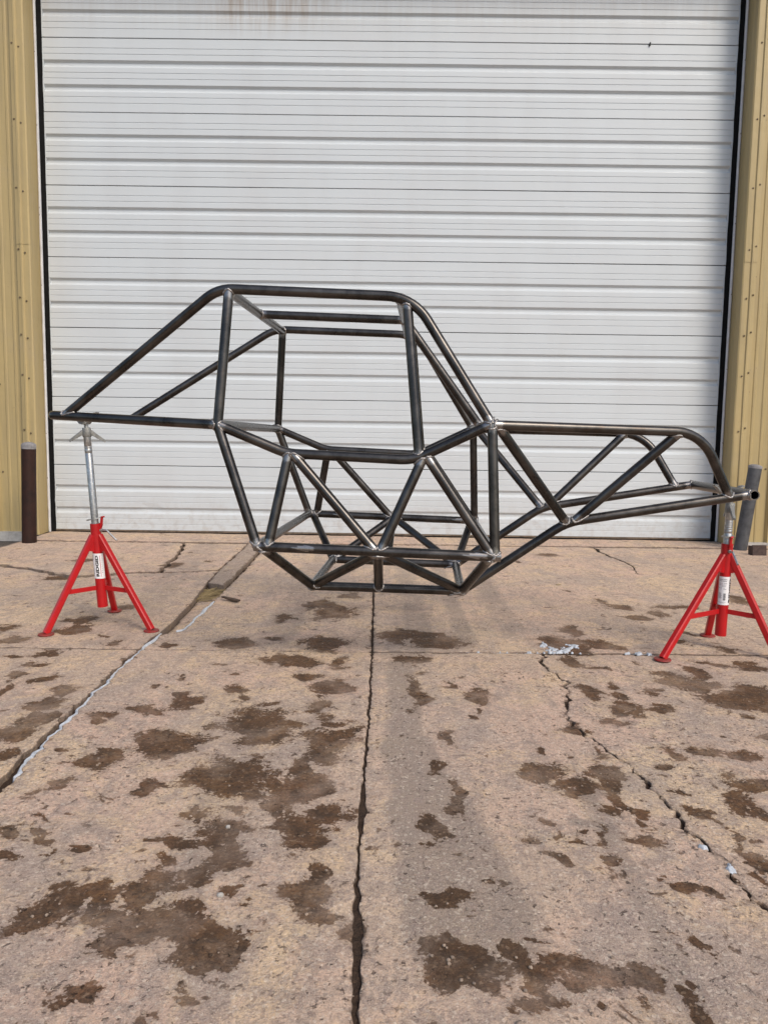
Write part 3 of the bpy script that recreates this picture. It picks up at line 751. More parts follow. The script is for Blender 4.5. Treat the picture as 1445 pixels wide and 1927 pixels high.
m = MB(); m.box(XC - 4.0, XC + 4.0, 7.6, 7.62, 0.0, 5.6); to_b(m.build('interior_partition', M_INNER, bld))

# ---------------------------------------------------------------- overhead door: eight ribbed sections
door = empty('overhead_door', (XC, YD, 0))
tag(door, 'white ribbed steel overhead door filling the opening behind the frame', 'door')
SEC = 0.6096
def section_profile():
    """(distance below the section's top edge, depth behind the face)"""
    pr = [(0.0, 0.020), (0.0018, 0.016), (0.0026, 0.004), (0.006, 0.0)]
    def thin(d): return [(d - 0.0030, 0.0), (d - 0.0020, 0.0032), (d + 0.0010, 0.0032), (d + 0.0050, 0.0)]
    def thick(d): return [(d - 0.011, 0.0), (d - 0.009, 0.0015), (d + 0.007, 0.020), (d + 0.010, 0.0205), (d + 0.030, 0.0190), (d + 0.033, 0.017), (d + 0.048, 0.001), (d + 0.052, 0.0)]
    for kind, d in (('n', 0.082), ('n', 0.131), ('T', 0.190), ('n', 0.283), ('n', 0.331), ('T', 0.390), ('n', 0.482), ('n', 0.533)):
        pr += thin(d) if kind == 'n' else thick(d)
    pr += [(SEC - 0.005, 0.0), (SEC - 0.0035, 0.003), (SEC - 0.0025, 0.020)]
    return pr
PR = section_profile()
DENTS = [(-2.142 - XC, 0.235, 0.07, 0.03, 0.010), (-2.75 - XC, 0.24, 0.03, 0.05, 0.007), (0.4, 0.9, 0.12, 0.06, 0.003), (1.4, 1.95, 0.2, 0.08, 0.003), (-1.0, 3.3, 0.2, 0.1, 0.003)]
HW = 2.998
for i in range(8):
    z1 = DOOR_H - i * SEC + 0.012
    xs = [-HW + 2 * HW * k / 90 for k in range(91)]
    vs, fs = [], []
    off = 0.0015 * noise.noise((i * 3.3, 0, 0))
    for x in xs:
        for d, dep in PR:
            z = z1 - d
            if i == 7: z = max(z, 0.030)
            dy = 0.0022 * noise.noise((x * 0.9, z * 2.5, 1)) + 0.0009 * noise.noise((x * 4, z * 5, 2)) + off
            for cx, cz, rx, rz, dd in DENTS:
                dy += dd * math.exp(-((x - cx) / rx) ** 2 - ((z - cz) / rz) ** 2)
            vs.append((x, dep + dy, z + 0.0012 * noise.noise((x * 0.7, i * 5.1, 4))))
    n = len(PR)
    for a in range(len(xs) - 1):
        for k in range(n - 1):
            fs.append((a * n + k, a * n + k + 1, (a + 1) * n + k + 1, (a + 1) * n + k))
    sec = mesh_obj('door_section', vs, fs, M_DOOR, door)
    for s in (-1, 1):                       # pressed end caps of the section
        m = MB()
        m.box(*sorted((s * (HW - 0.030), s * (HW + 0.001))), -0.0008, 0.016, max(z1 - SEC + 0.006, 0.038), z1 - 0.006)
        m.build('end_cap', M_DOOR, sec)
m = MB()
m.box(-HW, HW, -0.002, 0.03, 0.020, 0.036)
m.build('bottom_bar', M_ASTRAGAL, door)
m = MB()
m.box(-HW, HW, 0.004, 0.028, 0.006, 0.0195)
m.build('bottom_seal', M_SEAL, door)
for s in (-1, 1):
    vs, fs = [], []
    N = 120
    for k in range(N + 1):
        z = 0.012 + (DOOR_H + 0.03) * k / N
        e = 0.004 * noise.noise((z * 5, s * 2.0, 0)) + (0.006 * noise.noise((z * 22, s, 3)) if z < 0.5 else 0)
        a = XC + s * 3.0135; b = XC + s * (2.975 + e)
        vs += [(a - XC, -0.018, z), (b - XC, -0.006, z), (b - XC, -0.003, z), (a - XC, -0.003, z)]
    for k in range(N):
        for j in range(4):
            fs.append((k * 4 + j, k * 4 + (j + 1) % 4, (k + 1) * 4 + (j + 1) % 4, (k + 1) * 4 + j))
    fs += [(0, 1, 2, 3), tuple(N * 4 + j for j in (3, 2, 1, 0))]
    mesh_obj('side_seal', vs, fs, M_SEAL, door)
m = MB()
m.lathe([(0.006, 0), (0.008, 0.012), (0.005, 0.030)], 8, (2.179 - XC, -0.006, 4.262), (2.185 - XC, -0.010, 4.30))
m.build('plug', M_NUB, door)

# ---------------------------------------------------------------- bollards and the plate by the wall
def bollard(base, top, r, mat, cap_mat, dome, label):
    root = empty('bollard', base)
    tag(root, label, 'bollard')
    d = Vector(top) - Vector(base); L = d.length
    m = MB()
    prof = [(r, -0.04)] + [(r * (1 + 0.006 * math.sin(7 * k)), L * k / 10) for k in range(11)]
    m.lathe(prof, 28, (0, 0, 0), d)
    m.build('pipe', mat, root, angle=40)
    m = MB()
    if dome:
        m.lathe([(r * 1.02, L - 0.028), (r * 1.025, L + 0.004), (r * 0.9, L + 0.016), (r * 0.5, L + 0.026), (r * 0.1, L + 0.030)], 28, (0, 0, 0), d)
    else:
        m.lathe([(r * 1.03, L - 0.012), (r * 1.06, L + 0.002), (r * 1.0, L + 0.010), (r * 0.5, L + 0.020), (r * 0.1, L + 0.022)], 28, (0, 0, 0), d)
    m.build('cap', cap_mat, root, angle=40)
    return root
bollard((-2.934, 6.04, 0.0), (-2.914, 6.04, 0.80), 0.0565, M_POST_BROWN, M_CAP, True, 'dark brown pipe bollard with grey domed top by the left jamb')
bollard((2.990, 6.25, 0.0), (3.060, 6.22, 0.705), 0.0525, M_POST_GREY, M_CAP, False, 'leaning dark grey pipe bollard with flat rusty cap by the right jamb')
m = MB()
m.box(-0.058, 0.058, -0.006, 0.006, 0.0, 0.085)
m.box(-0.058, -0.050, 0.006, 0.06, 0.0, 0.080); m.box(0.050, 0.058, 0.006, 0.06, 0.0, 0.080)
o = m.build('metal_bracket', M_RUSTY)
o.location = (2.998, 5.94, 0.0); o.rotation_euler = (R(-6), 0, R(4))
tag(o, 'small rusty brown steel bracket standing at the foot of the right wall', 'bracket')

# ---------------------------------------------------------------- the tube chassis
CH = empty('tube_chassis', (-1.33257, 3.40571, 0.0), R(-3.0))
tag(CH, 'bare welded steel tube buggy chassis held up on two red stands', 'chassis')
TR = 0.0188
TUBES = []                                  # (name, path, radius)
def tube(name, pts, rad=None, mirror=True, r=TR):
    """pts are (u along, half width, z); near side is -width, far side +width"""
    for sgn in ((-1, 1) if mirror else (1,)):
        P = [(u, sgn * w, z) for u, w, z in pts]
        TUBES.append((name, resample(fillet(P, rad or {}), 0.022), r))
tube('roof_rail', [(0.020, 0.333, 0.970), (0.716, 0.520, 1.447), (1.447, 0.503, 1.421), (1.742, 0.571, 0.954)], {1: 0.17, 2: 0.19})
tube('belt_rail', [(0.726, -0.566, 0.939), (-0.052, -0.309, 0.974), (-0.052, 0.309, 0.974), (0.726, 0.566, 0.939)], {1: 0.045, 2: 0.045}, mirror=False)
tube('rear_pillar', [(0.757, 0.520, 1.436), (0.724, 0.566, 0.939), (0.884, 0.617, 0.488)], {1: 0.06})
tube('door_bar', [(0.726, 0.566, 0.939), (0.980, 0.554, 0.836), (1.459, 0.560, 0.818), (1.742, 0.571, 0.954)], {1: 0.20, 2: 0.20})
tube('door_pillar', [(1.424, 0.503, 1.404), (1.480, 0.560, 0.822)])
tube('cowl_pillar', [(1.745, 0.571, 0.954), (1.765, 0.606, 0.470)])
tube('sill_tube', [(0.872, 0.617, 0.490), (1.786, 0.606, 0.469)])
tube('side_brace', [(0.990, 0.556, 0.832), (0.924, 0.617, 0.487)])
tube('side_brace', [(1.008, 0.557, 0.832), (1.326, 0.611, 0.479)])
tube('side_brace', [(1.492, 0.560, 0.822), (1.342, 0.611, 0.479)])
tube('side_brace', [(1.512, 0.560, 0.826), (1.757, 0.606, 0.470)])
tube('floor_rail', [(0.905, 0.617, 0.484), (1.049, 0.337, 0.290), (1.662, 0.320, 0.280)], {1: 0.03})
tube('floor_brace', [(1.334, 0.611, 0.477), (1.060, 0.335, 0.294)])
tube('floor_brace', [(1.334, 0.611, 0.477), (1.322, 0.328, 0.286)])
tube('floor_brace', [(1.340, 0.611, 0.477), (1.652, 0.320, 0.284)])
tube('floor_brace', [(1.662, 0.320, 0.282), (1.748, 0.606, 0.466)])
tube('frame_rail', [(1.660, 0.320, 0.280), (2.073, 0.325, 0.572), (2.780, 0.325, 0.696)], {1: 0.25})
tube('hood_rail', [(1.752, 0.571, 0.951), (2.563, 0.383, 0.937), (2.704, 0.325, 0.686)], {1: 0.20})
tube('hood_brace', [(1.768, 0.562, 0.946), (2.070, 0.326, 0.572)])
tube('hood_brace', [(2.105, 0.326, 0.580), (2.476, 0.402, 0.938)])
def cross(name, u, w, z, **kw): tube(name, [(u, -w, z), (u, w, z)], mirror=False, **kw)
cross('roof_cross_tube', 0.757, 0.520, 1.437)
cross('roof_cross_tube', 1.400, 0.503, 1.414)
cross('belt_cross_tube', 0.727, 0.566, 0.939)
cross('cowl_cross_tube', 1.742, 0.571, 0.954)
cross('floor_cross_tube', 0.884, 0.617, 0.490)
cross('floor_cross_tube', 1.762, 0.606, 0.470)
cross('floor_cross_tube', 1.049, 0.337, 0.290)
cross('floor_cross_tube', 1.660, 0.320, 0.280)
tube('roof_centre_tube', [(0.757, 0, 1.437), (1.400, 0, 1.415)], mirror=False)
tube('windscreen_bar', [(1.402, 0, 1.413), (1.742, 0, 0.954)], mirror=False)
N_SOLID = len(TUBES)
TUBES.append(('nose_tube', [Vector((2.790, -0.352 + 0.704 * k / 24, 0.696)) for k in range(25)], TR * 1.06))

def nearest_parent(idx, P):
    best = None
    for j, (nm, path, r) in enumerate(TUBES):
        if j == idx: continue
        for k in range(len(path) - 1):
            a, b = path[k], path[k + 1]
            d = b - a
            t = (P - a).dot(d) / d.length_squared
            t = max(0, min(1, t))
            q = (P - (a + d * t)).length
            endy = 0.02 if (k == 0 and t < 0.3) or (k == len(path) - 2 and t > 0.7) else 0.0
            if q < 0.032 and (best is None or q + endy < best[0]):
                best = (q + endy, a, d.normalized(), r)
    return best

def weld(E, d, r, parent, seed):
    """bead along the line where a tube's end (at E, pointing away along d) meets its parent"""
    n1 = d.orthogonal().normalized(); n2 = d.cross(n1)
    N = 36
    pts = []
    for k in range(N):
        a = 2 * math.pi * k / N
        nv = n1 * math.cos(a) + n2 * math.sin(a)
        p0 = E + nv * r
        s = r
        if parent:
            _, A, ax, rp = parent
            w = p0 - A; wp = w - ax * w.dot(ax); dp = d - ax * d.dot(ax)
            qa, qb, qc = dp.length_squared, 2 * wp.dot(dp), wp.length_squared - rp * rp
            if qa > 1e-4:
                disc = qb * qb - 4 * qa * qc
                s = (-qb + math.sqrt(disc)) / (2 * qa) if disc > 0 else -qb / (2 * qa)
        s = max(-0.004, min(s, 0.055))
        pts.append(p0 + d * s + nv * 0.0006)
    for _ in range(2):
        pts = [(pts[k - 1] + pts[k] * 2 + pts[(k + 1) % N]) / 4 for k in range(N)]
    vs, fs = [], []
    M = 6
    for k in range(N):
        t = (pts[(k + 1) % N] - pts[k - 1]).normalized()
        u = (pts[k] - E).normalized(); u = (u - t * u.dot(t)).normalized(); w = t.cross(u)
        rr = 0.0040 * (1 + 0.28 * math.sin(k * 2.1 + seed) + 0.25 * noise.noise((k * 0.7, seed * 3.3, 0)))
        for j in range(M):
            a = 2 * math.pi * j / M
            vs.append(pts[k] + (u * math.cos(a) + w * math.sin(a)) * rr)
    for k in range(N):
        for j in range(M):
            fs.append((k * M + j, k * M + (j + 1) % M, ((k + 1) % N) * M + (j + 1) % M, ((k + 1) % N) * M + j))
    return vs, fs

PADS = [(Vector((1.067, -0.617, 0.485)), 0.045), (Vector((1.698, -0.606, 0.470)), 0.045), (Vector((1.067, 0.617, 0.485)), 0.03), (Vector((1.698, 0.606, 0.470)), 0.045)]
for i, (nm, path, r) in enumerate(TUBES):
    if nm == 'nose_tube':                   # open at both ends
        vs, fs = [], []
        n = 24
        ring = []
        for rr, order in ((r, 1), (r * 0.80, -1)):
            for p in path[::order]:
                ring.append((p, rr))
        for p, rr in ring:
            for k in range(n):
                a = 2 * math.pi * k / n
                vs.append(p + Vector((math.cos(a) * rr, 0, math.sin(a) * rr)))
        m_ = len(ring)
        for q in range(m_):
            for k in range(n):
                fs.append((q * n + k, q * n + (k + 1) % n, ((q + 1) % m_) * n + (k + 1) % n, ((q + 1) % m_) * n + k))
        o = mesh_obj(nm, vs, fs, M_TUBE, CH, True)
        o.data.set_sharp_from_angle(angle=R(50))
        bare = [0.85 if min(v[1] + 0.352, 0.352 - v[1]) < 0.02 else 0.0 for v in vs]
    else:
        vs, fs = sweep(path, r)
        o = mesh_obj(nm, vs, fs, M_TUBE, CH, True)
        o.data.set_sharp_from_angle(angle=R(50))
        L = [0.0]
        for a, b in zip(path[:-1], path[1:]): L.append(L[-1] + (b - a).length)
        bare = []
        for q in range(len(path)):
            e = min(L[q], L[-1] - L[q])
            v = max(0.0, min(1.0, (0.058 - e) / 0.04)) * 0.8
            for k in range(20):
                vv = v
                if nm == 'sill_tube':
                    P = vs[q * 20 + k]
                    for C_, hl in PADS:
                        dx = abs(P.x - C_.x) / hl
                        out = -1 if C_.y < 0 else 1
                        fac = (P.y - path[q].y) * out / r
                        dz = abs(P.z - path[q].z - 0.002) / r
                        if dx < 1 and fac > 0.3 and dz < 0.75 * (1 - dx ** 1.5):
                            vv = 1.0
                bare.append(vv)
        for end, nxt in ((0, 1), (-1, -2)):
            E = path[end]; d = (path[nxt] - path[end]).normalized()
            wv, wf = weld(E, d, r, nearest_parent(i, E), i * 2.0 + end)
            mesh_obj('weld_bead', wv, wf, M_WELD, o, True)
    at = o.data.attributes.new('bare', 'FLOAT', 'POINT')
    at.data.foreach_set('value', np.array(bare, dtype=np.float32))

# ---------------------------------------------------------------- the two tripod stands
def wrap(o, c0, ax, rad, z0, phi0, vertical, lift):
    """bend a flat mesh (x, y) round a column: vertical = text reads upward"""
    for v in o.data.vertices:
        x, y = v.co.x, v.co.y
        if vertical: phi, t = phi0 - y / rad, z0 + x
        else: phi, t = phi0 + x / rad, z0 + y
        p = c0 + ax * ((t - c0.z) / ax.z) + Vector((math.cos(phi), math.sin(phi), 0)) * (rad + lift)
        v.co = p

def text_mesh(body, size, width, bold):
    cu = bpy.data.curves.new('print', 'FONT')
    cu.body = body; cu.size = size; cu.offset = bold; cu.align_x = 'CENTER'; cu.align_y = 'CENTER'
    cu.resolution_u = 3
    ob = bpy.data.objects.new('print', cu)
    col.objects.link(ob)
    dg = bpy.context.evaluated_depsgraph_get()
    me = bpy.data.meshes.new_from_object(ob.evaluated_get(dg))
    bpy.data.objects.remove(ob); bpy.data.curves.remove(cu)
    xs = [v.co.x for v in me.vertices]
    k = width / (max(xs) - min(xs))
    for v in me.vertices:
        v.co.x *= k; v.co.z = 0
    bm = bmesh.new(); bm.from_mesh(me)      # cut across so the print can follow the curve
    for q in range(-8, 9):
        bmesh.ops.bisect_plane(bm, geom=bm.verts[:] + bm.edges[:] + bm.faces[:], dist=1e-7, plane_co=(0, q * 0.0014, 0), plane_no=(0, 1, 0))
    bm.to_mesh(me); bm.free()
    return me

def stand(base, feet, axis_bot, axis_top, z, tube_c, facing, label, handle_dir, tilt, wing_dir):
    """feet and axis points in world coordinates; z = dict of heights"""
    root = empty('tripod_stand', base)
    tag(root, label, 'pipe stand', 'red tripod stands under the chassis')
    B = Vector(base)
    a0, a1 = Vector(axis_bot) - B, Vector(axis_top) - B
    ax = (a1 - a0).normalized()
    def at(h): return a0 + ax * ((h - a0.z) / ax.z)
    RT, RP = 0.0235, 0.0165
    m = MB()                                # red sleeve, open at both ends, with a notch band
    hb, ht = z['bottom'], z['sleeve']
    m.lathe([(RT, 0), (RT, (ht - hb) * 0.5), (RT, ht - hb), (RP + 0.0015, ht - hb), (RP + 0.0015, ht - hb - 0.03), (RT - 0.004, 0.03), (RT - 0.004, 0)], 32, at(hb), at(ht), caps=False)
    m.build('sleeve', M_RED, root, angle=40)
    for f in feet:
        f = Vector(f) - B
        out = Vector((f.x - at(0.2).x, f.y - at(0.2).y, 0)).normalized()
        top = at(z['join']) + out * 0.017
        m = MB()
        m.bar(top + Vector((0, 0, 0.012)), f + Vector((0, 0, 0.008)), 0.027, 0.027, up=out)
        # saddle plate welded to the sleeve
        m.bar(at(z['join'] + 0.015) + out * 0.012, at(z['join'] - 0.06) + out * 0.034, 0.022, 0.030, up=out)
        leg = m.build('leg', M_RED, root)
        m = MB()
        m.lathe([(0.034, 0), (0.035, 0.003), (0.033, 0.0065), (0.012, 0.009)], 20, f + Vector((0, 0, 0.0005)), f + Vector((0, 0, 1)))
        m.build('foot_pad', M_RED_FOOT, leg, angle=40)
        k = (z['join'] + 0.012 - z['brace']) / (z['join'] + 0.012)
        on_leg = (top + Vector((0, 0, 0.012))).lerp(f, k)
        m = MB()
        m.bar(at(z['brace'] + 0.004) + out * 0.018, on_leg - out * 0.010, 0.005, 0.021)
        m.build('brace', M_RED, root)
    m = MB()                                # galvanised post with turned rings
    h0, h1 = z['sleeve'] - 0.02, z['collar'] + 0.002
    Lp = h1 - h0
    prof = [(RP, 0)]
    for g in (0.045, 0.054, 0.075) if Lp > 0.3 else (0.035, 0.043, 0.051, 0.059, 0.067, 0.075, 0.09):
        prof += [(RP, Lp - g - 0.0022), (RP * 0.95, Lp - g - 0.001), (RP * 0.95, Lp - g + 0.001), (RP, Lp - g + 0.0022)]
    prof = [prof[0]] + sorted(prof[1:], key=lambda q: q[1]) + [(RP, Lp)]
    m.lathe(prof, 28, at(h0), at(h1))
    m.build('post', M_ZINC, root, angle=35)
    # tilted locking plate with its red catch
    hp = z['plate']; c = at(hp)
    td = Vector((math.cos(facing), math.sin(facing), 0)); ts = Vector((-td.y, td.x, 0))
    pn = (Vector((0, 0, 1)) + ts * tilt * -1).normalized()
    px_ = (td - pn * td.dot(pn)).normalized(); py_ = pn.cross(px_)
    vs, fs = [], []
    n = 28
    for zz in (-0.0025, 0.0025):
        for rr in (0.0175, 1.0):
            for k in range(n):
                a = 2 * math.pi * k / n
                if rr < 1: q = px_ * math.cos(a) * rr + py_ * math.sin(a) * rr
                else: q = px_ * math.cos(a) * 0.024 + py_ * (math.sin(a) * 0.038)
                vs.append(c + q + pn * zz)
    for k in range(n):
        k2 = (k + 1) % n
        fs += [(k, n + k, n + k2, k2), (2 * n + k, 2 * n + k2, 3 * n + k2, 3 * n + k), (n + k, 3 * n + k, 3 * n + k2, n + k2), (k, k2, 2 * n + k2, 2 * n + k)]
    mesh_obj('lock_plate', vs, fs, M_ZINC, root)
    hd = Vector((math.cos(handle_dir), math.sin(handle_dir), 0))
    m = MB()
    b0 = at(z['sleeve'] - 0.03) + hd * 0.020
    m.bar(b0, b0 + hd * 0.010 + Vector((0, 0, 0.028)), 0.013, 0.012, up=hd)
    m.bar(b0 + hd * 0.010 + Vector((0, 0, 0.026)), b0 + hd * 0.013 + Vector((0, 0, 0.062)), 0.011, 0.010, up=hd)
    m.bar(b0 + hd * 0.010 + Vector((0, 0, 0.060)), b0 + hd * 0.024 + Vector((0, 0, 0.063)), 0.011, 0.007)
    m.build('catch', M_RED, root)
    m = MB()
    h0_ = at(z['sleeve'] - 0.030) + hd * 0.02
    m.lathe([(0.008, 0), (0.008, 0.012)], 6, h0_, h0_ + hd)
    pth = resample(fillet([h0_ + hd * 0.010, h0_ + hd * 0.036, h0_ + hd * 0.086 + Vector((0, 0, -0.045))], {1: 0.01}), 0.008)
    m.add(*sweep(pth, 0.0045, 10))
    m.build('screw_handle', M_ZINC, root, angle=40)
    # spider nut with two drooping wings
    cc = z['collar']
    m = MB()
    m.lathe([(0.0180, 0), (0.0205, 0.004), (0.0200, 0.022), (0.0185, 0.040), (0.0175, 0.042), (0.010, 0.042)], 24, at(cc), at(cc + 1))
    hub = m.build('spider_hub', M_CASTING, root, angle=40)
    for k in range(2):
        a = wing_dir + math.pi * k
        d = Vector((math.cos(a), math.sin(a), 0))
        m = MB()
        p0 = at(cc + 0.022) + d * 0.015; p1 = at(cc - 0.020) + d * 0.078
        m.bar(p0, p1, 0.017, 0.022, w1=0.012, h1=0.009)
        for q in range(4):
            pp = p0.lerp(p1, 0.45 + 0.16 * q) + Vector((0, 0, -0.008 + 0.0012 * q))
            m.bar(pp - d * 0.003, pp + d * 0.003, 0.013, 0.006)
        m.build('wing', M_CASTING, hub)
    m = MB()
    m.lathe([(0.0095, 0), (0.0095, max(0.006, z['head'] - cc - 0.038))], 16, at(cc + 0.04), at(cc + 1.04))
    m.build('screw_stem', M_ZINC, root, angle=40)
    # vee head cradling the tube: bowl under two raised lips
    tc = Vector(tube_c) - B
    yw = R(-3)
    e = Vector((math.cos(yw), math.sin(yw), 0)); f_ = Vector((-e.y, e.x, 0))
    vs, fs = [], []
    prof = [(-0.062, 0.024), (-0.050, 0.022), (-0.030, 0.000), (-0.013, -0.0205), (0.0, -0.0225), (0.013, -0.0205), (0.030, 0.0), (0.050, 0.022), (0.062, 0.024)]
    low = [(-0.060, 0.018), (-0.052, 0.014), (-0.034, -0.010), (-0.016, -0.030), (0.0, -0.034), (0.016, -0.030), (0.034, -0.010), (0.052, 0.014), (0.060, 0.018)]
    for hw in (-0.026, 0.026):
        for pr_ in (prof, low):
            for x, zz in pr_:
                vs.append(tc + e * x + f_ * hw * (1 - 0.35 * abs(x) / 0.062) + Vector((0, 0, zz)))
    n = len(prof)
    for k in range(n - 1):
        fs += [(k, k + 1, 2 * n + k + 1, 2 * n + k), (n + k, 3 * n + k, 3 * n + k + 1, n + k + 1), (k, n + k, n + k + 1, k + 1), (2 * n + k, 2 * n + k + 1, 3 * n + k + 1, 3 * n + k)]
    fs += [(0, 2 * n, 3 * n, n), (n - 1, 2 * n - 1, 4 * n - 1, 3 * n - 1)]
    mesh_obj('vee_head', vs, fs, M_CASTING, root)
    # paper label wrapped round the sleeve
    zl0, zl1 = z['label']
    C0 = a0.copy()
    phiB = facing
    g = MB()
    K = 40
    span = (R(-128), R(86))
    vs = []
    for k in range(K + 1):
        phi = phiB + span[0] + (span[1] - span[0]) * k / K
        for t in (zl0, zl1):
            vs.append(C0 + ax * ((t - C0.z) / ax.z) + Vector((math.cos(phi), math.sin(phi), 0)) * (RT + 0.0005))
    fs = [(2 * k, 2 * k + 2, 2 * k + 3, 2 * k + 1) for k in range(K)]
    lab = mesh_obj('paper_label', vs, fs, M_PAPER, root, True)
    mid = (zl0 + zl1) / 2; hh = zl1 - zl0
    me = text_mesh('RIDGID', 0.0165, hh * 0.84, 0.0008)
    o = bpy.data.objects.new('lettering', me); me.materials.append(M_INK); link(o, lab)
    wrap(o, C0, ax, RT, mid, phiB, True, 0.0011)
    def bars(name, rects, phi0, mat):
        b = MB()
        for x0, x1, y0, y1 in rects:
            nseg = max(1, int((x1 - x0) / 0.003))
            for q in range(nseg):
                xa = x0 + (x1 - x0) * q / nseg; xb = x0 + (x1 - x0) * (q + 1) / nseg
                b.add([(xa, y0, 0), (xb, y0, 0), (xb, y1, 0), (xa, y1, 0)], [(0, 1, 2, 3)])
        o = b.build(name, mat, lab)
        wrap(o, C0, ax, RT, mid, phi0, False, 0.0009)
    bars('red_line', [(-0.0009, 0.0009, -hh * 0.42, hh * 0.42)], phiB + R(33), M_INK_RED)
    rnd = random.Random(3)
    tick = []
    for k in range(9):
        y = hh * (0.40 - 0.082 * k)
        tick.append((-0.0006, 0.0016 + 0.0008 * (k > 5), y - 0.0012, y + 0.0012))
    bars('inch_marks', tick, phiB + R(50), M_INK_GREY)
    words = []
    for y, hgt, ws in ((0.40, 0.0030, ((0.0, 0.42), (0.5, 0.98))), (0.345, 0.0028, ((0.02, 0.16), (0.2, 0.4), (0.48, 0.92))), (0.26, 0.0018, ((0, 0.36), (0.42, 0.5), (0.6, 0.98))),
                       (0.205, 0.0018, ((0, 0.3), (0.36, 0.8))), (0.16, 0.0018, ((0.36, 0.84),)), (0.105, 0.0018, ((0, 0.2), (0.28, 0.4), (0.56, 0.7))), (0.06, 0.0018, ((0.28, 0.36), (0.56, 0.92))),
                       (-0.40, 0.0012, ((0.0, 0.96),)), (-0.425, 0.0012, ((0.2, 0.8),))):
        for wa, wb in ws:
            x = wa
            while x < wb - 0.02:            # broken into letter sized strokes
                l = rnd.uniform(0.035, 0.075)
                words.append((-0.0165 + 0.033 * x, -0.0165 + 0.033 * min(wb, x + l), hh * y - hgt / 2 * rnd.uniform(0.7, 1), hh * y + hgt / 2 * rnd.uniform(0.7, 1)))
                x += l + 0.014
    for k in range(8):
        y = -0.08 - 0.026 * k
        words.append((-0.0165, -0.0165 + 0.033 * rnd.uniform(0.3, 0.45), hh * y - 0.0006, hh * y + 0.0006))
    bars('small_print', words, phiB - R(80), M_INK_GREY)
    code = []
    y = -0.09
    while y > -0.33:
        t = rnd.uniform(0.004, 0.012)
        code.append((0.003, 0.013, hh * (y - t), hh * y))
        y -= t + rnd.uniform(0.004, 0.009)
    bars('barcode', code, phiB - R(80), M_INK)
    return root

stand((-1.333, 3.425, 0.0), [(-1.515, 3.245, 0.001), (-1.072, 3.335, 0.001), (-1.375, 3.700, 0.004)], (-1.330, 3.430, 0.095), (-1.378, 3.409, 0.93),
      dict(bottom=0.092, sleeve=0.486, join=0.418, brace=0.180, plate=0.508, collar=0.885, head=0.945, label=(0.229, 0.347)),
      (-1.3845, 3.408, 0.974), math.atan2(-3.43, 1.33) + R(-18),
      'red tripod stand with long grey post under the low tail end of the chassis', R(-12), 0.22, R(22))
stand((1.461, 3.185, 0.0), [(1.147, 3.008, 0.0), (1.640, 3.045, 0.0), (1.500, 3.400, 0.001)], (1.461, 3.185, 0.063), (1.463, 3.170, 0.64),
      dict(bottom=0.063, sleeve=0.468, join=0.405, brace=0.168, plate=0.500, collar=0.602, head=0.666, label=(0.202, 0.326)),
      (1.4505, 3.1705, 0.696), math.atan2(-3.19, -1.46) + R(70),
      'red tripod stand with short post under the pointed nose of the chassis', math.atan2(-3.19, -1.46) + R(25), 0.02, math.atan2(-3.19, -1.46) + R(14))

# ---------------------------------------------------------------- snow, loose straw, stones, litter
def snow_strip(name, gname, s0, s1, label, side, frac, rise=0.004, holes=0.25):
    pl = G[gname][0]
    pts = [(p, s, L) for p, s, L in pl if s0 <= s <= s1]
    vs, fs = [], []
    rows = []
    for i, (p, s, L) in enumerate(pts):
        a = pts[max(0, i - 1)][0]; b = pts[min(len(pts) - 1, i + 1)][0]
        t = (b - a).normalized(); nrm = Vector((-t.y, t.x, 0))
        g = gapw(gname, s, L)
        w = g * frac * (0.9 + 0.9 * noise.noise((s * 8, 3.3, side)) + 0.5 * noise.noise((s * 26, 1.3, side)))
        e = min(1, (s - s0) / 0.05, (s1 - s) / 0.05)
        w = max(0.0015, w * e)
        c = p + nrm * side * (g * 0.5 - w * 0.42)
        row = []
        for k in range(7):
            q = k / 6 * 2 - 1
            hz = (rise + 0.003 * noise.noise((s * 20, q, 5))) * math.sqrt(max(0, 1 - q * q)) - 0.006 * q * q - (0.016 if k in (0, 6) else 0)
            row.append(len(vs))
            vs.append(c + nrm * q * w * 0.62 + Vector((0, 0, hz)))
        rows.append(row)
    for r0, r1 in zip(rows[:-1], rows[1:]):
        for k in range(6):
            fs.append((r0[k], r1[k], r1[k + 1], r0[k + 1]))
    o = mesh_obj(name, vs, fs, M_SNOW, None, True)
    return tag(o, label, 'snow')
snow_strip('snow_strip', 'J2f', 6.83, 8.045, 'thin white snow line packed in the slanting joint left of centre', -1, 0.40)
snow_strip('snow_strip', 'J2m', 0.0, 0.26, 'short snow clump in the joint beside the right foot of the left stand', -1, 0.8, 0.004)
snow_strip('snow_strip', 'TR0', 0.06, 0.72, 'curved snow line along the sunken patch behind the left stand foot', -1, 0.55)

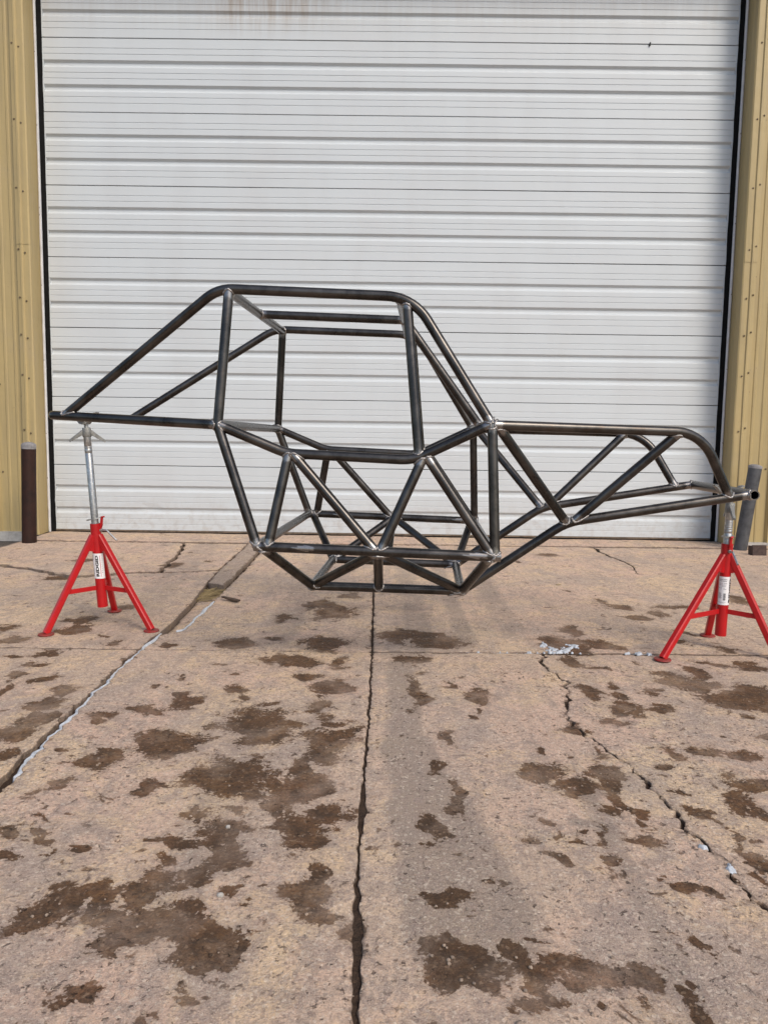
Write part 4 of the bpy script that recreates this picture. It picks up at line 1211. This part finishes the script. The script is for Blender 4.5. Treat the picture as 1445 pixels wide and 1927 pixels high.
def snow_patch(blobs, seed, label):
    x0 = min(b[0] - b[2] for b in blobs) - 0.02; x1 = max(b[0] + b[2] for b in blobs) + 0.02
    y0 = min(b[1] - b[3] for b in blobs) - 0.02; y1 = max(b[1] + b[3] for b in blobs) + 0.02
    nx, ny = int((x1 - x0) / 0.0025) + 2, int((y1 - y0) / 0.004) + 2
    H = {}
    for i in range(nx):
        for j in range(ny):
            x, y = x0 + i * 0.0025, y0 + j * 0.004
            v = max(1 - math.hypot((x - a) / c, (y - b) / d) for a, b, c, d in blobs)
            v += 0.9 * noise.noise((x * 45, y * 30, seed)) + 0.8 * noise.noise((x * 120, y * 90, seed))
            if v > 0.15: H[(i, j)] = 0.0025 + 0.006 * min(1.0, v) * (0.6 + 0.5 * noise.noise((x * 60, y * 60, seed + 3)))
    vs, fs, idx = [], [], {}
    for (i, j), h in H.items():
        ins = all((i + a, j + b) in H for a in (-1, 0, 1) for b in (-1, 0, 1))
        idx[(i, j)] = len(vs)
        vs.append((x0 + i * 0.0025, y0 + j * 0.004, (h if ins else -0.002)))
    for (i, j) in H:
        q = [(i, j), (i + 1, j), (i + 1, j + 1), (i, j + 1)]
        if all(k in idx for k in q): fs.append([idx[k] for k in q])
    return tag(mesh_obj('snow_patch', vs, fs, M_SNOW, None, True), label, 'snow')
snow_patch([(0.702, 3.19, 0.022, 0.05), (0.725, 3.13, 0.028, 0.04), (0.765, 3.115, 0.03, 0.03), (0.79, 3.15, 0.03, 0.035), (0.83, 3.19, 0.035, 0.03), (0.73, 3.09, 0.09, 0.012)], 2.0,
           'ragged melting snow patch on wet concrete right of centre')
snow_patch([(0.52, 3.080, 0.09, 0.006), (0.38, 3.076, 0.04, 0.005), (0.61, 3.082, 0.04, 0.006)], 5.0, 'thin snow sliver lying along the cross joint under the chassis nose')
snow_patch([(1.085, 3.092, 0.035, 0.020), (1.12, 3.085, 0.03, 0.014), (1.035, 3.094, 0.03, 0.010)], 9.0, 'small snow scrap on the cross joint beside the right stand foot')
snow_patch([(0.712, 1.575, 0.014, 0.014)], 11.0, 'upper of two tiny snow dots in the jagged right crack')
snow_patch([(0.735, 1.495, 0.012, 0.020)], 13.0, 'lower of two tiny snow dots in the jagged right crack')

def pebble_mesh(seed):
    bm = bmesh.new()
    bmesh.ops.create_icosphere(bm, subdivisions=1, radius=1.0)
    for v in bm.verts:
        v.co *= 1 + 0.35 * noise.noise(v.co * 1.7 + Vector((seed, 0, 0)))
        v.co.z *= 0.65
    vs = [v.co.copy() for v in bm.verts]; fs = [tuple(v.index for v in f.verts) for f in bm.faces]
    bm.free()
    return vs, fs
rnd = random.Random(11)
m = MB()
for k in range(620):
    if k < 330:
        cx, cy, rx, ry = STAINS[rnd.randrange(len(STAINS))]
        x, y = cx + rnd.gauss(0, 0.6) * rx, cy + rnd.gauss(0, 0.6) * ry
    else:
        y = 0.85 + rnd.random() ** 1.4 * 5.2; x = rnd.uniform(-0.62, 0.62) * y
    s = rnd.choice((0.0016, 0.002, 0.0024, 0.003, 0.004)) * (1 if y < 3 else 1.5)
    a = rnd.uniform(0, 6.3)
    vs, fs = pebble_mesh(k % 9)
    mt = Matrix.Rotation(a, 3, 'Z')
    m.add([mt @ (v * s) + Vector((x, y, s * 0.3)) for v in vs], fs)
o = m.build('loose_grit', M_STONE)
tag(o, 'loose grit and small stones scattered over the concrete', 'grit', kind='stuff')
for x, y, s, lab in ((-0.315, 1.372, 0.0075, 'pale round pebble in the damp patch at lower left of centre'), (-0.355, 1.02, 0.009, 'pale pebble in the small damp patch near the bottom left'),
                     (-0.355, 1.63, 0.006, 'small white pebble in the damp patch below the left snow line'), (-0.45, 0.985, 0.006, 'lone white pebble on dry concrete at the bottom left'),
                     (0.215, 1.06, 0.008, 'tan pebble in the big damp patch at bottom right of centre')):
    vs, fs = pebble_mesh(s * 1000)
    o = mesh_obj('pebble', [v * s for v in vs], fs, M_PALE if 'white' in lab or 'pale' in lab else M_STONE, None, True)
    o.location = (x, y, s * 0.35)
    tag(o, lab, 'pebble')

m = MB()
for k in range(150):
    u = rnd.random()
    x = -1.02 + rnd.gauss(0, 0.030); y = 4.27 + rnd.uniform(-0.19, 0.10)
    a = rnd.gauss(0.5, 0.7); l = rnd.uniform(0.02, 0.06); zz = -0.028 + rnd.random() * 0.016
    d = Vector((math.cos(a), math.sin(a), rnd.uniform(-0.1, 0.25))) * l
    m.bar(Vector((x, y, zz)) - d, Vector((x, y, zz)) + d, 0.0022, 0.0016)
o = m.build('dry_grass', M_STRAW)
tag(o, 'flattened dry grass in the sunken joint before the broken chunk', 'dry grass', kind='stuff')
m = MB()
m.bar((-0.058, 0.012, 0.018), (0.02, -0.006, 0.009), 0.018, 0.007, w1=0.034, h1=0.012)
m.bar((0.02, -0.006, 0.009), (0.052, -0.010, 0.007), 0.034, 0.012, w1=0.028, h1=0.008)
o = m.build('wood_chip', M_BARK)
o.location = (-0.845, 3.99, 0.001); o.rotation_euler = (0, 0, R(-14))
tag(o, 'dark splinter of wood lying on the concrete behind the left stand', 'wood chip')
m = MB()
m.bar((-0.016, 0, 0.003), (0.016, 0.01, 0.004), 0.02, 0.002, w1=0.008)
o = m.build('dry_leaf', M_STRAW)
o.location = (1.077, 4.572, 0.002); o.rotation_euler = (0, 0, R(15))
tag(o, 'tiny tan leaf on the concrete behind the right stand', 'leaf')
